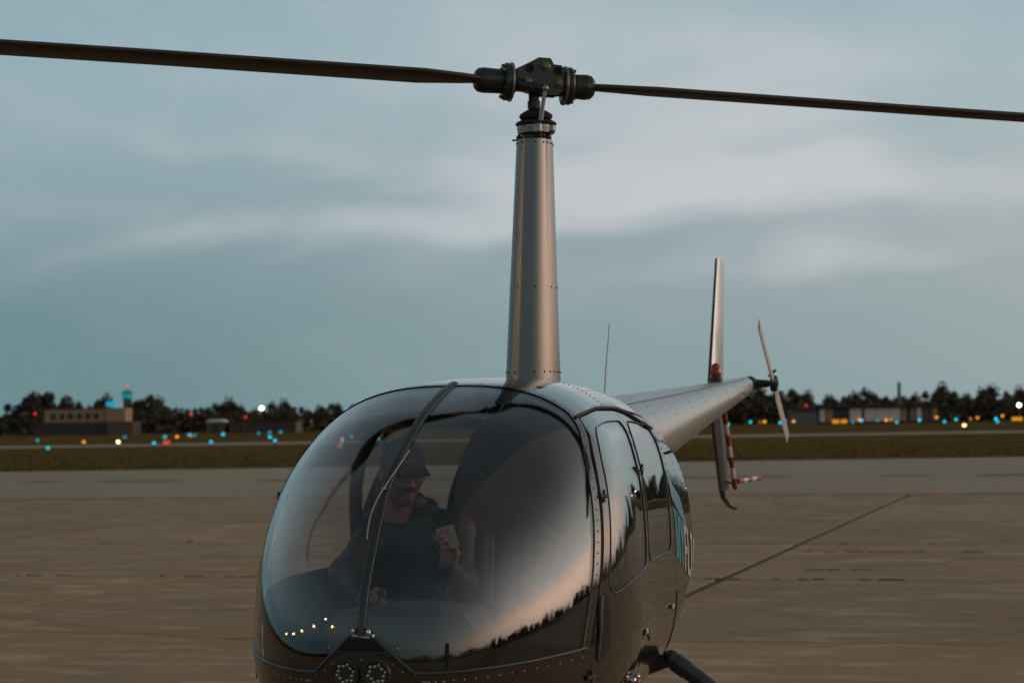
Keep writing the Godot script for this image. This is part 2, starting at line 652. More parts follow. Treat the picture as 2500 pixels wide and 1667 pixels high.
	for k in 150:
		var x := -46.0 + k * 0.62
		var w := 0.42 + 0.1 * spots.get_noise_2d(k * 30.0, 77.0)
		quad_flat(line, b * Vector3(x, 0.004, zl + 0.3 - w), b * Vector3(x + 0.6, 0.004, zl + 0.3 - w), b * Vector3(x + 0.6, 0.004, zl + 0.3 + w), b * Vector3(x, 0.004, zl + 0.3 + w), Vector3.UP)
	structure("guide_line", line, M.guide)
	# a second taxiway across the grass
	var far := begin()
	quad_flat(far, Vector3(-260, -0.03, -168), Vector3(260, -0.03, -214), Vector3(260, -0.03, -246), Vector3(-260, -0.03, -192), Vector3.UP)
	structure("far_taxiway", far, M.asphalt)
	# grass along the far edge of the lane
	var gr := begin()
	for k in 5200:
		var x := rng.randf_range(-34, 34)
		var z := -79.0 - pow(rng.randf(), 2.0) * 60.0 - rng.randf() * 0.3
		x *= 1.0 + (-79.0 - z) * 0.012
		var hh := rng.randf_range(0.08, 0.22)
		var a := rng.randf() * TAU
		var d := Vector3(cos(a), 0, sin(a)) * rng.randf_range(0.05, 0.12)
		var p := Vector3(x, -0.06, z)
		var n := Vector3(0, 0.8, 0.6)
		tri(gr, p - d, p + d, p + Vector3(rng.randf_range(-0.05, 0.05), hh, 0), n, n, n)
	var go := part("grass", gr, M.grass, self)
	go.set_meta("kind", "stuff")
	tag(go, "short dry grass beyond the edge of the taxi lane", "grass")

# ------------------------------------------------------------------ trees, buildings and lights of the airfield
func crown_mesh(v: int) -> ArrayMesh:
	var r := RandomNumberGenerator.new()
	r.seed = 100 + v
	var st := begin()
	var lobes := []
	for k in 9:
		var a := r.randf() * TAU
		var q := r.randf_range(0.0, 0.34)
		lobes.append([Vector3(cos(a) * q, r.randf_range(0.35, 0.86), sin(a) * q), r.randf_range(0.13, 0.24)])
	lobes.append([Vector3(0, 0.55, 0), 0.3])
	for k in 1100:
		var l = lobes[r.randi() % lobes.size()]
		var d := Vector3(r.randfn(), r.randfn(), r.randfn()).normalized()
		var p: Vector3 = l[0] + d * float(l[1]) * pow(r.randf(), 0.4)
		var n := (d + Vector3(r.randfn(), r.randfn(), r.randfn()) * 0.5).normalized()
		var f := frame_of(n)
		var s := r.randf_range(0.022, 0.055)
		st.set_color(Color.WHITE * r.randf_range(0.55, 1.25))
		var c := [p + (f.x + f.y * 0.3) * s, p + (f.y - f.x * 0.3) * s, p + (-f.x - f.y * 0.2) * s, p + (-f.y + f.x * 0.2) * s]
		quad_flat(st, c[0], c[1], c[2], c[3], n)
	return st.commit()

func trunk_mesh(v: int) -> ArrayMesh:
	var r := RandomNumberGenerator.new()
	r.seed = 300 + v
	var st := begin()
	add_tube(st, [Vector3(0, 0, 0), Vector3(0.01, 0.25, 0), Vector3(0, 0.5, 0.01), Vector3(0.01, 0.75, 0)], [0.03, 0.022, 0.016, 0.006], 7)
	for k in 5:
		var a := TAU * k / 5 + r.randf()
		var h := r.randf_range(0.25, 0.5)
		add_tube(st, [Vector3(0, h, 0), Vector3(cos(a) * 0.14, h + 0.14, sin(a) * 0.14), Vector3(cos(a) * 0.26, h + 0.3, sin(a) * 0.26)], [0.012, 0.008, 0.003], 5)
	return st.commit()

func build_trees() -> void:
	var crowns := []
	var trunks := []
	for v in 6:
		crowns.append(crown_mesh(v))
		trunks.append(trunk_mesh(v))
	# x at 600 m, height of the top
	var tops := [[-143.9, 10.0], [-140.1, 11.4], [-135.7, 12.9], [-133.0, 11.0], [-131.2, 9.0], [-128.5, 11.6], [-125.5, 10.0], [-122.7, 7.4], [-118.6, 11.0], [-115.9, 8.0], [-111.1, 8.6], [-108.0, 8.9], [-105.4, 11.8], [-101.8, 10.4], [-99.5, 7.8], [-95.7, 6.3], [-92.6, 7.7], [-87.8, 7.6], [-84.8, 8.7], [-81.0, 9.4], [-77.9, 7.4], [-73.8, 6.7], [-68.7, 8.5], [-65.3, 8.8], [-60.2, 7.4], [-55.9, 7.4], [-50.7, 8.2], [-46, 7.6], [-41, 8.4], [-36, 7.5], [-31, 8.6], [-26, 8.0], [-21, 7.2], [-16, 8.1], [-11, 7.6],
		[58, 9.5], [62, 11.0], [66, 12.2], [71, 11.0], [75.5, 10.0], [79.9, 10.6], [85.0, 9.2], [90.4, 8.6], [95.1, 8.1], [99.4, 8.8], [103.3, 9.5], [108.0, 8.1], [111.5, 7.9], [114.6, 8.0], [119.8, 9.6], [123.3, 10.8], [126.4, 9.2], [130.7, 8.5], [134.6, 9.6], [138.1, 10.4], [142.0, 8.9], [146, 9.5]]
	var special := {2: "tall round dark tree second in from the picture's left edge", 5: "round dark tree above the tan building's roof", 8: "lone dark tree standing up between tan building and lit tower", 12: "tall dark tree right beside the lit control tower", 37: "tall dark tree behind the helicopter's tail rotor", 50: "broad high dark tree beside the thin chimney"}
	var k := 0
	for t in tops:
		for row in 2:
			if row == 1 and k % 5 == 4:
				continue
			var x: float = t[0] + (0.0 if row == 0 else rng.randf_range(1.5, 3.0))
			var top: float = t[1] if row == 0 else minf(t[1], 8.0) * rng.randf_range(0.66, 0.88)
			var z := -591.0 + rng.randf_range(-4, 4) - (14.0 if row == 0 else 0.0)
			var label := "dark leafy tree in the distant treeline across the airfield" if row == 0 else "lower dark bushy tree in front of the distant treeline"
			if row == 0 and special.has(k):
				label = special[k]
			var o := thing("tree", label, "tree", Vector3(x, -0.06, z), "trees of the distant treeline")
			var v := rng.randi() % 6
			var wide := (top * rng.randf_range(0.75, 1.05) if row == 0 else top * rng.randf_range(1.1, 1.5))
			var a := part_mesh("crown", crowns[v], M.leaf[rng.randi() % 3], o)
			a.scale = Vector3(wide, top, wide)
			var b := part_mesh("trunk", trunks[v], M.bark, o)
			b.scale = Vector3(wide, top, wide)
			o.rotation.y = rng.randf() * TAU
			a.position.y = 0
		k += 1
	# low scrub that closes the foot of the treeline
	var sc := begin()
	for q in 9000:
		var x := rng.randf_range(-165, 165)
		var y := rng.randf_range(0.0, 6.2) * rng.randf_range(0.7, 1.0) * (1.0 + 0.2 * sin(x * 0.31) * sin(x * 0.117))
		var p := Vector3(x, y, -586.0 + rng.randf_range(-9, 3))
		var f := frame_of(Vector3(rng.randfn(), rng.randfn(), rng.randfn()).normalized())
		var s := rng.randf_range(0.5, 1.1)
		quad_flat(sc, p + f.x * s, p + f.y * s, p - f.x * s, p - f.y * s, Vector3(0, 0.4, 1))
	var so := part("hedge", sc, M.leaf[0], self)
	so.set_meta("kind", "stuff")
	tag(so, "dark scrub along the foot of the distant treeline", "scrub")
	# the wood that goes on round the airfield to the west and south, beyond the picture
	var cone := begin()
	for q in 260:
		var h := pow(rng.randf(), 0.8)
		var a := rng.randf() * TAU
		var rad := (1.0 - h) * 0.2 + 0.02
		var p := Vector3(cos(a) * rad, h, sin(a) * rad)
		var n := Vector3(cos(a), 0.4, sin(a)).normalized()
		var f := frame_of(n)
		quad_flat(cone, p + f.x * 0.06, p + f.y * 0.05, p - f.x * 0.06, p - f.y * 0.08, n)
	var mm := MultiMesh.new()
	mm.transform_format = MultiMesh.TRANSFORM_3D
	var cm := cone.commit()
	cm.surface_set_material(0, M.leaf[1])
	mm.mesh = cm
	var where := []
	for q in 560:
		var az := deg_to_rad(rng.randf_range(15.0, 172.0))
		var d := rng.randf_range(240, 300)
		var hh := rng.randf_range(6.5, 11.5) * (1.0 + 0.25 * sin(az * 23.0))
		where.append(Transform3D(Basis(Vector3.UP, rng.randf() * TAU).scaled(Vector3(hh * 0.95, hh, hh * 0.95)), Vector3(sin(az) * d, -0.1, 9.0 - cos(az) * d)))
	mm.instance_count = where.size()
	for q in where.size():
		mm.set_instance_transform(q, where[q])
	var wood := MultiMeshInstance3D.new()
	wood.multimesh = mm
	wood.name = "spruce_wood"
	wood.set_meta("kind", "stuff")
	tag(wood, "dark spruce wood mirrored in the helicopter's side windows", "wood")
	add_child(wood)

func wall_box(o: Node3D, called: String, x0: float, x1: float, y0: float, y1: float, z: float, deep: float, m: Material) -> void:
	var st := begin()
	add_box(st, Vector3((x0 + x1) / 2, (y0 + y1) / 2, z - deep / 2) - o.position, Vector3(x1 - x0, y1 - y0, deep))
	part(called, st, m, o)

func build_buildings() -> void:
	var a := thing("terminal_building", "low dark building with a tan upper storey below trees", "building", Vector3(-104, 0, -511))
	wall_box(a, "wall", -116, -93, -0.1, 3.2, -511, 14, M.dark_brick)
	wall_box(a, "upper_storey", -114.2, -94.8, 3.203, 6.2, -511.6, 9, M.tan)
	wall_box(a, "parapet", -99.2, -94.5, 3.21, 6.5, -511.2, 9.9, M.tan)
	for k in 6:
		wall_box(a, "window", -112.6 + k * 2.1, -111.4 + k * 2.1, 3.9, 5.3, -511.5, 0.14, M.dark_glass)
	for k in 7:
		wall_box(a, "ground_floor_window", -114.6 + k * 2.3, -113.0 + k * 2.3, 1.0, 2.4, -510.93, 0.1, M.dark_glass)
	wall_box(a, "entrance_block", -98.7, -92.2, -0.1, 3.15, -509.9, 1.05, M.brown_wall)
	var b := thing("shed", "small brown shed with a pale curved roof edge", "building", Vector3(-72.5, 0, -511))
	wall_box(b, "wall", -74.6, -70.4, -0.1, 2.7, -511, 8, M.brown_wall)
	var rf := begin()
	var arc := PackedVector2Array()
	for k in 11:
		var t := PI * k / 10
		arc.append(Vector2(-cos(t) * 2.3, 2.703 + sin(t) * 0.75))
	add_prism(rf, arc, 8.6, Transform3D(Basis(), Vector3(0, 0, -3.8)))
	part("roof", rf, M.pale_wall, b)
	wall_box(b, "door", -73.4, -71.6, 0, 2.1, -510.95, 0.1, M.dark_glass)
	var c := thing("hangar", "long low brown hangar beside the white floodlight", "building", Vector3(-62, 0, -511))
	wall_box(c, "wall", -69.1, -53.0, -0.1, 2.6, -512, 16, M.brown_wall)
	for k in 5:
		wall_box(c, "hangar_door", -68.4 + k * 3.1, -65.7 + k * 3.1, 0, 2.2, -511.95, 0.12, M.dark_brick)
	var rr := begin()
	add_box(rr, Vector3(0.9, 2.75, -9), Vector3(16.8, 0.28, 17), Basis(), 0.05)
	part("roof", rr, M.dark_brick, c)
	var d := thing("freight_hall", "long low hall with white panels on the far right", "building", Vector3(88, 0, -511))
	wall_box(d, "wall", 74.2, 104, -0.1, 4.0, -512, 18, M.dark_brick)
	for p in [[74.6, 75.9, 0], [76.2, 77.8, 1], [81.9, 84.8, 0], [85.5, 88.3, 0], [88.4, 91.3, 0], [91.4, 94.2, 0], [94.5, 95.7, 1], [96.8, 97.6, 1], [98.2, 99.4, 0], [99.8, 101.4, 2], [102.0, 103.2, 1]]:
		wall_box(d, "wall_panel", p[0], p[1], 0.6, 3.7, -511.9, 0.2, [M.pale_wall, M.tan, M.brown_wall][p[2]])
	for p in [[78.1, 81.6]]:
		wall_box(d, "gate", p[0], p[1], 0, 3.5, -511.95, 0.1, M.dark_glass)
	var dr := begin()
	add_box(dr, Vector3(1.1, 4.2, -9), Vector3(30.6, 0.4, 19), Basis(), 0.08)
	part("roof", dr, M.dark_brick, d)
	var e := thing("store_shed", "dim grey-green shed left of the white-panelled hall", "building", Vector3(71, 0, -511))
	wall_box(e, "wall", 67.6, 73.9, -0.1, 3.0, -511, 8, M.grey_green)
	var er := begin()
	add_prism(er, PackedVector2Array([Vector2(-3.5, 3.003), Vector2(3.2, 3.003), Vector2(2.4, 3.9), Vector2(-2.6, 3.9)]), 8.4, Transform3D(Basis(), Vector3(-0.2, 0, -4)))
	part("roof", er, M.dark_brick, e)
	# control tower
	var t := thing("control_tower", "control tower with a teal lit cab rising behind the trees", "tower", Vector3(-115.5, 0, -631))
	var sh := begin()
	add_lathe(sh, [Vector2(1.6, 0), Vector2(1.2, 9.6), Vector2(1.6, 10.3)], Vector3.ZERO, Vector3.UP, 8)
	part("shaft", sh, M.grey_green, t)
	var cab := begin()
	add_lathe(cab, [Vector2(0, 10.32), Vector2(1.45, 10.32), Vector2(1.7, 12.0), Vector2(0, 12.0)], Vector3.ZERO, Vector3.UP, 8)
	part("window_band", cab, glow(Color(0.1, 0.62, 0.68), 0.55), t)
	var ro := begin()
	add_lathe(ro, [Vector2(1.75, 12.02), Vector2(1.8, 12.3), Vector2(0, 12.9)], Vector3.ZERO, Vector3.UP, 8)
	part("roof", ro, M.grey_green, t)
	var mast := begin()
	add_tube(mast, [Vector3(0, 12.8, 0), Vector3(0, 14.0, 0)], [0.1, 0.06], 6)
	part("mast", mast, M.dark_metal, t)
	var mb := begin()
	add_ball(mb, Vector3(0, 14.2, 0), Vector3(0.3, 0.3, 0.3), 6, 8)
	part("beacon_lamp", mb, glow(Color(0.9, 0.3, 0.25), 1.6), t)
	# blue lit sign box on the roof of the terminal
	var s := thing("roof_sign", "bright blue lit sign box on a roof beside the tower", "sign", Vector3(-98.2, 6.5, -513))
	var sb := begin()
	add_box(sb, Vector3(0, 1.0, 0), Vector3(2.4, 1.1, 0.5), Basis(), 0.05)
	part("lit_face_sign", sb, glow(Color(0.05, 0.68, 0.86), 0.8), s)
	var sp := begin()
	for q in [-0.9, 0.9]:
		add_tube(sp, [Vector3(q, 0, 0), Vector3(q, 0.46, 0)], [0.06], 6)
	part("bracket", sp, M.dark_metal, s)
	# chimney
	var ch := thing("chimney", "thin grey chimney standing above the trees behind hall", "chimney", Vector3(97.5, 0, -531))
	var cs := begin()
	add_lathe(cs, [Vector2(0.55, 0), Vector2(0.42, 9.9), Vector2(0.52, 9.95), Vector2(0.52, 10.2), Vector2(0.3, 10.2), Vector2(0.3, 9.5)], Vector3.ZERO, Vector3.UP, 12)
	part("shaft", cs, M.grey_green, ch)

func lamp_meshes(r: float) -> Array:
	var st := begin()
	add_tube(st, [Vector3(0, -0.5, 0), Vector3(0, -0.12, 0)], [0.05, 0.04], 6)
	add_lathe(st, [Vector2(0, -0.2), Vector2(0.14, -0.2), Vector2(0.14, -0.14), Vector2(0, -0.14)], Vector3.ZERO, Vector3.UP, 10)
	var l := begin()
	add_ball(l, Vector3.ZERO, Vector3(r, r * 0.9, r), 6, 10)
	return [st.commit(), l.commit()]

func build_lights() -> void:
	var blue := [Vector3(-53.0, 0.45, -228.8), Vector3(-31.1, 0.45, -133.5), Vector3(-52.2, 0.45, -277.7), Vector3(-29.1, 0.45, -163.7), Vector3(-44.1, 0.45, -261.1), Vector3(-51.3, 0.45, -329.1), Vector3(-47.8, 0.45, -311.5), Vector3(-24.9, 0.45, -166.5), Vector3(-45.2, 0.45, -323.5), Vector3(-41.9, 0.45, -342.2), Vector3(-43.2, 0.45, -369.5), Vector3(-26.8, 0.45, -225.7), Vector3(-20.3, 0.45, -172.3), Vector3(-44.0, 0.45, -394.3), Vector3(49.8, 0.45, -487.8), Vector3(56.8, 0.83, -504.0), Vector3(59.2, 0.61, -466.0), Vector3(61.5, 0.95, -476.0), Vector3(78.2, 0.45, -484.0), Vector3(78.1, 0.83, -471.0), Vector3(81.5, 0.78, -470.0), Vector3(79.1, 0.45, -432.9), Vector3(90.9, 0.73, -470.0), Vector3(88.8, 0.45, -431.9), Vector3(93.7, 0.82, -444.0), Vector3(111.6, 0.73, -486.0), Vector3(88.7, 0.45, -383.2), Vector3(-13.1, 0.45, -153.6), Vector3(-17.2, 0.45, -216.9), Vector3(-11.9, 0.45, -177.8)]
	var dim_blue := [0, 2, 6, 9, 10, 13, 18, 20]
	var amber := [Vector3(-40.1, 0.45, -190.2), Vector3(-42.8, 0.45, -262.6), Vector3(-43.2, 0.45, -277.4), Vector3(53.7, 0.79, -457.0), Vector3(55.6, 0.91, -465.0), Vector3(60.2, 0.91, -451.0), Vector3(72.2, 1.07, -438.0), Vector3(85.7, 0.82, -483.0), Vector3(81.7, 0.95, -454.0), Vector3(87.4, 1.33, -433.0), Vector3(107.7, 0.80, -495.0), Vector3(111.7, 1.02, -506.0), Vector3(115.7, 1.40, -497.0), Vector3(-10.6, 0.45, -120.6), Vector3(-15.0, 0.45, -177.4), Vector3(-14.8, 0.45, -235.3), Vector3(-9.3, 0.45, -159.7)]
	var dim_amber := [2, 3, 8, 10]
	var white := [Vector3(-35.6, 0.45, -183.2), Vector3(55.8, 0.45, -256.1)]
	var lm := lamp_meshes(0.13)
	var sets := [[blue, dim_blue, Color(0.05, 0.7, 0.82), "taxiway_light", "blue taxiway edge light glowing low over the far field", "blue taxiway edge lights"],
		[amber, dim_amber, Color(1.0, 0.62, 0.2), "guard_light", "amber airfield light glowing low over the far field", "amber airfield lights"],
		[white, [], Color(1.0, 0.82, 0.55), "approach_light", "warm white airfield light brighter than its amber neighbours", "warm white airfield lights"]]
	for s in sets:
		for i in s[0].size():
			var p: Vector3 = s[0][i]
			var d := 9.0 - p.z
			var o := thing(s[3], s[4], "airfield light", p, s[5])
			part_mesh("stem", lm[0], M.dark_metal, o).scale = Vector3(1, (p.y + 0.06) / 0.5, 1)
			# a lamp twice as far is built twice as strong, as the brightness of the discs is much alike
			var e := 1.25 * pow(d / 160.0, 2.0) * (0.35 if i in s[1] else 1.0) * (2.6 if s[3] == "approach_light" else 0.6 if s[3] == "guard_light" else 0.85) * rng.randf_range(0.75, 1.3)
			var k := clampf(d / 160.0, 1.0, 2.4)
			var l := part_mesh("lamp_lens", lm[1], glow(s[2], e / (k * k) * 1.4), o)
			l.scale = Vector3.ONE * k
	# red obstruction lights on poles
	var reds := [[Vector3(-115.9, 5.4, -509), "red obstruction light on a pole before the tan building"], [Vector3(-78.1, 4.6, -509), "red light on a pole above the pale-roofed shed"], [Vector3(-64.9, 3.8, -509), "red light on a pole just below the white floodlight"], [Vector3(76.7, 4.8, -551), "red light in the trees left of the white-panelled hall"]]
	for r in reds:
		var o := thing("obstruction_light", r[1], "obstruction light", Vector3(r[0].x, 0, r[0].z))
		var st := begin()
		add_tube(st, [Vector3(0, 0, 0), Vector3(0, r[0].y - 0.3, 0)], [0.09, 0.06], 6)
		part("pole", st, M.dark_metal, o)
		var b := begin()
		add_ball(b, Vector3(0, r[0].y, 0), Vector3(0.32, 0.34, 0.32), 6, 10)
		part("lamp_lens", b, glow(Color(0.85, 0.18, 0.06), 1.3), o)
	var fl := [[Vector3(-63.6, 6.1, -531), "bright white floodlight on a mast over the brown hangar", 34.0, Color(1, 0.98, 0.94)], [Vector3(127.7, 4.0, -531), "white floodlight near the picture's right edge", 22.0, Color(1, 0.97, 0.9)], [Vector3(-62.2, 5.4, -600), "faint pinkish lamp in the trees right of the floodlight", 1.0, Color(1.0, 0.7, 0.55)]]
	for f in fl:
		var o := thing("floodlight", f[1], "floodlight", Vector3(f[0].x, 0, f[0].z))
		var st := begin()
		add_tube(st, [Vector3(0, 0, 0), Vector3(0, f[0].y - 0.3, 0)], [0.14, 0.09], 8)
		part("mast", st, M.dark_metal, o)
		var hd := begin()
		add_box(hd, Vector3(0, f[0].y, -0.16), Vector3(1.0, 0.8, 0.3), Basis(), 0.04)
		part("lamp_head", hd, M.dark_metal, o)
		var b := begin()
		add_ball(b, Vector3(0, f[0].y, 0.02), Vector3(0.42, 0.36, 0.12), 6, 12)
		part("lamp_lens", b, glow(f[3], f[2]), o)
		var om := OmniLight3D.new()
		om.name = "lamp_light"
		om.light_color = f[3]
		om.light_energy = f[2] * 0.3
		om.light_size = 0.4
		om.omni_range = 80
		om.omni_attenuation = 2
		om.shadow_enabled = true
		o.add_child(om)
		om.position = Vector3(0, f[0].y, 0.5)
	# lit yellow taxiway signs
	var sg := [[Vector3(77.4, 0, -505), 1.7, "lit yellow taxiway sign, left one of a pair"], [Vector3(79.4, 0, -505), 1.5, "lit yellow taxiway sign, right one of a pair"], [Vector3(121, 0, -505), 2.6, "lit yellow taxiway sign standing alone at far right"]]
	for s in sg:
		var o := thing("taxiway_sign", s[2], "taxiway sign", s[0])
		var st := begin()
		add_box(st, Vector3(0, 0.62, -0.1), Vector3(s[1] + 0.1, 1.0, 0.2), Basis(), 0.03)
		part("case", st, M.dark_metal, o)
		var b := begin()
		add_box(b, Vector3(0, 0.62, 0.02), Vector3(s[1], 0.86, 0.04))
		part("lit_face_sign", b, glow(Color(1.0, 0.64, 0.1), 0.7), o)
		var l := begin()
		for q in [-0.4, 0.4]:
			add_tube(l, [Vector3(s[1] * q, 0, -0.1), Vector3(s[1] * q, 0.14, -0.1)], [0.05], 6)
		part("leg", l, M.dark_metal, o)
	# low red sign among the lights on the left
	var v := thing("taxiway_sign", "small orange-red lit sign low among the lights at left", "taxiway sign", Vector3(-29.8, -0.03, -174.2))
	var vb := begin()
	add_box(vb, Vector3(0, 0.42, -0.06), Vector3(0.7, 0.44, 0.14), Basis(), 0.02)
	part("case", vb, M.dark_metal, v)
	var vf := begin()
	add_box(vf, Vector3(0, 0.42, 0.025), Vector3(0.62, 0.36, 0.03))
	part("lit_face_sign", vf, glow(Color(0.9, 0.36, 0.22), 0.7), v)
	var vl := begin()
	for q in [-0.25, 0.25]:
		add_tube(vl, [Vector3(q, 0, -0.06), Vector3(q, 0.22, -0.06)], [0.025], 6)
	part("leg", vl, M.dark_metal, v)

func build_mirrored() -> void:
	# apron lamps off to the side, seen only as a string of lights in the windshield
	for k in 6:
		var a := deg_to_rad([-98.0, -91.0, -84.0, -76.0, -70.0, -64.0][k])
		var d: float = [34.0, 38.0, 46.0, 58.0, 74.0, 95.0][k]
		var o := thing("apron_lamp", "lamp post whose light shows in the windshield's lower corner", "lamp post", Vector3(sin(a) * d, 0, 9.0 - cos(a) * d), "lamp posts beside the apron")
		var up: float = [8.5, 11.5, 9.5, 8.0, 6.5, 5.5][k] - 7.0
		var st := begin()
		add_tube(st, [Vector3(0, 0, 0), Vector3(0, 3.5, 0), Vector3(0, 7.0 + up, 0), Vector3(0.6, 7.25 + up, 0)], [0.11, 0.09, 0.06, 0.05], 8)
		part("post", st, M.dark_metal, o)
		var hd := begin()
		add_box(hd, Vector3(0.9, 7.32 + up, 0), Vector3(0.8, 0.12, 0.4), Basis(), 0.03)
		part("lamp_head", hd, M.dark_metal, o)
		var b := begin()
		add_ball(b, Vector3(0.9, 6.95 + up, 0), Vector3(0.5, 0.3, 0.4), 6, 12)
		part("lamp_lens", b, glow(Color(1.0, 0.74, 0.48), 110.0), o)
		var om := OmniLight3D.new()
		om.name = "lamp_light"
		om.light_color = Color(1.0, 0.74, 0.48)
		om.light_energy = 1.2
		om.light_size = 0.25
		om.omni_range = 60
		om.omni_attenuation = 2
		om.shadow_enabled = true
		o.add_child(om)
		om.position = Vector3(0.9, 6.5 + up, 0)
	# tall dark pump that stands on the apron beside the camera
	var p := thing("fuel_pump", "dark boxy pump mirrored upright in the windshield", "fuel pump", Vector3(5.6, 0, 10.6))
	p.rotation.y = -1.2
	var ps := begin()
	add_box(ps, Vector3(0, 0.75, 0), Vector3(0.42, 1.5, 0.36), Basis(), 0.03)
	part("pedestal", ps, M.trim_black, p)
	var pb := begin()
	add_box(pb, Vector3(0.02, 1.95, 0), Vector3(0.62, 0.9, 0.42), Basis(), 0.04)
	part("cabinet", pb, M.trim_black, p)
	var ph := begin()
	add_tube(ph, [Vector3(0.3, 1.9, 0.1), Vector3(0.5, 1.85, 0.14), Vector3(0.52, 1.2, 0.16), Vector3(0.36, 0.6, 0.16), Vector3(0.24, 0.9, 0.12)], [0.03], 8)
	part("hose", ph, M.rubber, p)

# ------------------------------------------------------------------ the helicopter
func rear_door_end(y: float) -> float:
	return pchip([0.4, 0.6, 0.9, 1.2, 1.39, 1.79, 2.0], [-0.56, -0.53, -0.46, -0.43, -0.45, -0.62, -0.65], y)

func door_front(y: float) -> float:
	return post_z(y) - 0.063

func door_split(y: float) -> float:
	return post_z(y) - 1.0

# stacked airfoil sections: each [leading edge, trailing edge, thickness, thickness direction]
func add_airfoil(st: SurfaceTool, sections: Array, n := 10, caps := true) -> void:
	var P := []
	for s in sections:
		var row := []
		for k in 2 * n + 1:
			var side := 1.0 if k <= n else -1.0
			var q := float(k) / n if k <= n else 2.0 - float(k) / n
			var x := (1.0 - cos(PI * (1.0 - q))) / 2.0
			var t := 5.0 * (0.2969 * sqrt(x) - 0.126 * x - 0.3516 * x * x + 0.2843 * x * x * x - 0.1036 * x * x * x * x)
			row.append(s[0].lerp(s[1], x) + s[3] * s[2] * t * side)
		P.append(row)
	var N := []
	for i in P.size():
		var rn := []
		var mid: Vector3 = sections[i][0].lerp(sections[i][1], 0.4)
		var m := 2 * n
		for k in m + 1:
			var a: Vector3 = P[i][(k + 1) % m] - P[i][(k - 1 + m) % m]
			var b: Vector3 = P[mini(i + 1, P.size() - 1)][k] - P[maxi(i - 1, 0)][k]
			var nn := a.cross(b).normalized()
			if nn.dot(P[i][k] - mid) < 0:
				nn = -nn
			rn.append(nn)
		N.append(rn)
	add_grid(st, P, N)
	if caps:
		for e in [0, P.size() - 1]:
			var mid: Vector3 = sections[e][0].lerp(sections[e][1], 0.4)
			var o: Vector3 = (mid - sections[1 if e == 0 else e - 1][0].lerp(sections[1 if e == 0 else e - 1][1], 0.4)).normalized()
			for k in 2 * n:
				tri(st, mid, P[e][k], P[e][k + 1], o, o, o)

# a sheet cut from text or an outline, laid on the skin of the port side
func lay_on_skin(st: SurfaceTool, tris: Array, to_zy: Callable, lift: float, depth := 0) -> void:
	for t in tris:
		var longest := maxf(t[0].distance_to(t[1]), maxf(t[1].distance_to(t[2]), t[2].distance_to(t[0])))
		if longest > 0.045 and depth < 6:
			var ab: Vector2 = (t[0] + t[1]) / 2
			var bc: Vector2 = (t[1] + t[2]) / 2
			var ca: Vector2 = (t[2] + t[0]) / 2
			lay_on_skin(st, [[t[0], ab, ca], [ab, t[1], bc], [ca, bc, t[2]], [ab, bc, ca]], to_zy, lift, depth + 1)
			continue
		var p := []
		var n := []
		for v in t:
			var zy: Vector2 = to_zy.call(v)
			var a := angle_at(zy.x, zy.y)
			var nn := fn(1, zy.x, a)
			p.append(fs(1, zy.x, a) + nn * lift)
			n.append(nn)
		tri(st, p[0], p[1], p[2], n[0], n[1], n[2])

func text_tris(text: String, height: float, serif := false) -> Array:
	var f := SystemFont.new()
	f.font_names = PackedStringArray(["Droid Sans"])
	f.font_weight = 700
	var tm := TextMesh.new()
	tm.font = f
	tm.text = text
	tm.font_size = 64
	tm.pixel_size = height / 46.0
	tm.depth = 0.0
	tm.curve_step = 2.0
	tm.horizontal_alignment = HORIZONTAL_ALIGNMENT_LEFT
	tm.vertical_alignment = VERTICAL_ALIGNMENT_BOTTOM
	var arr := tm.surface_get_arrays(0)
	var v: PackedVector3Array = arr[Mesh.ARRAY_VERTEX]
	var idx: PackedInt32Array = arr[Mesh.ARRAY_INDEX] if arr[Mesh.ARRAY_INDEX] != null else PackedInt32Array(range(v.size()))
	var out := []
	for k in range(0, idx.size(), 3):
		out.append([Vector2(v[idx[k]].x * 0.68, v[idx[k]].y), Vector2(v[idx[k + 1]].x * 0.68, v[idx[k + 1]].y), Vector2(v[idx[k + 2]].x * 0.68, v[idx[k + 2]].y)])
	return out

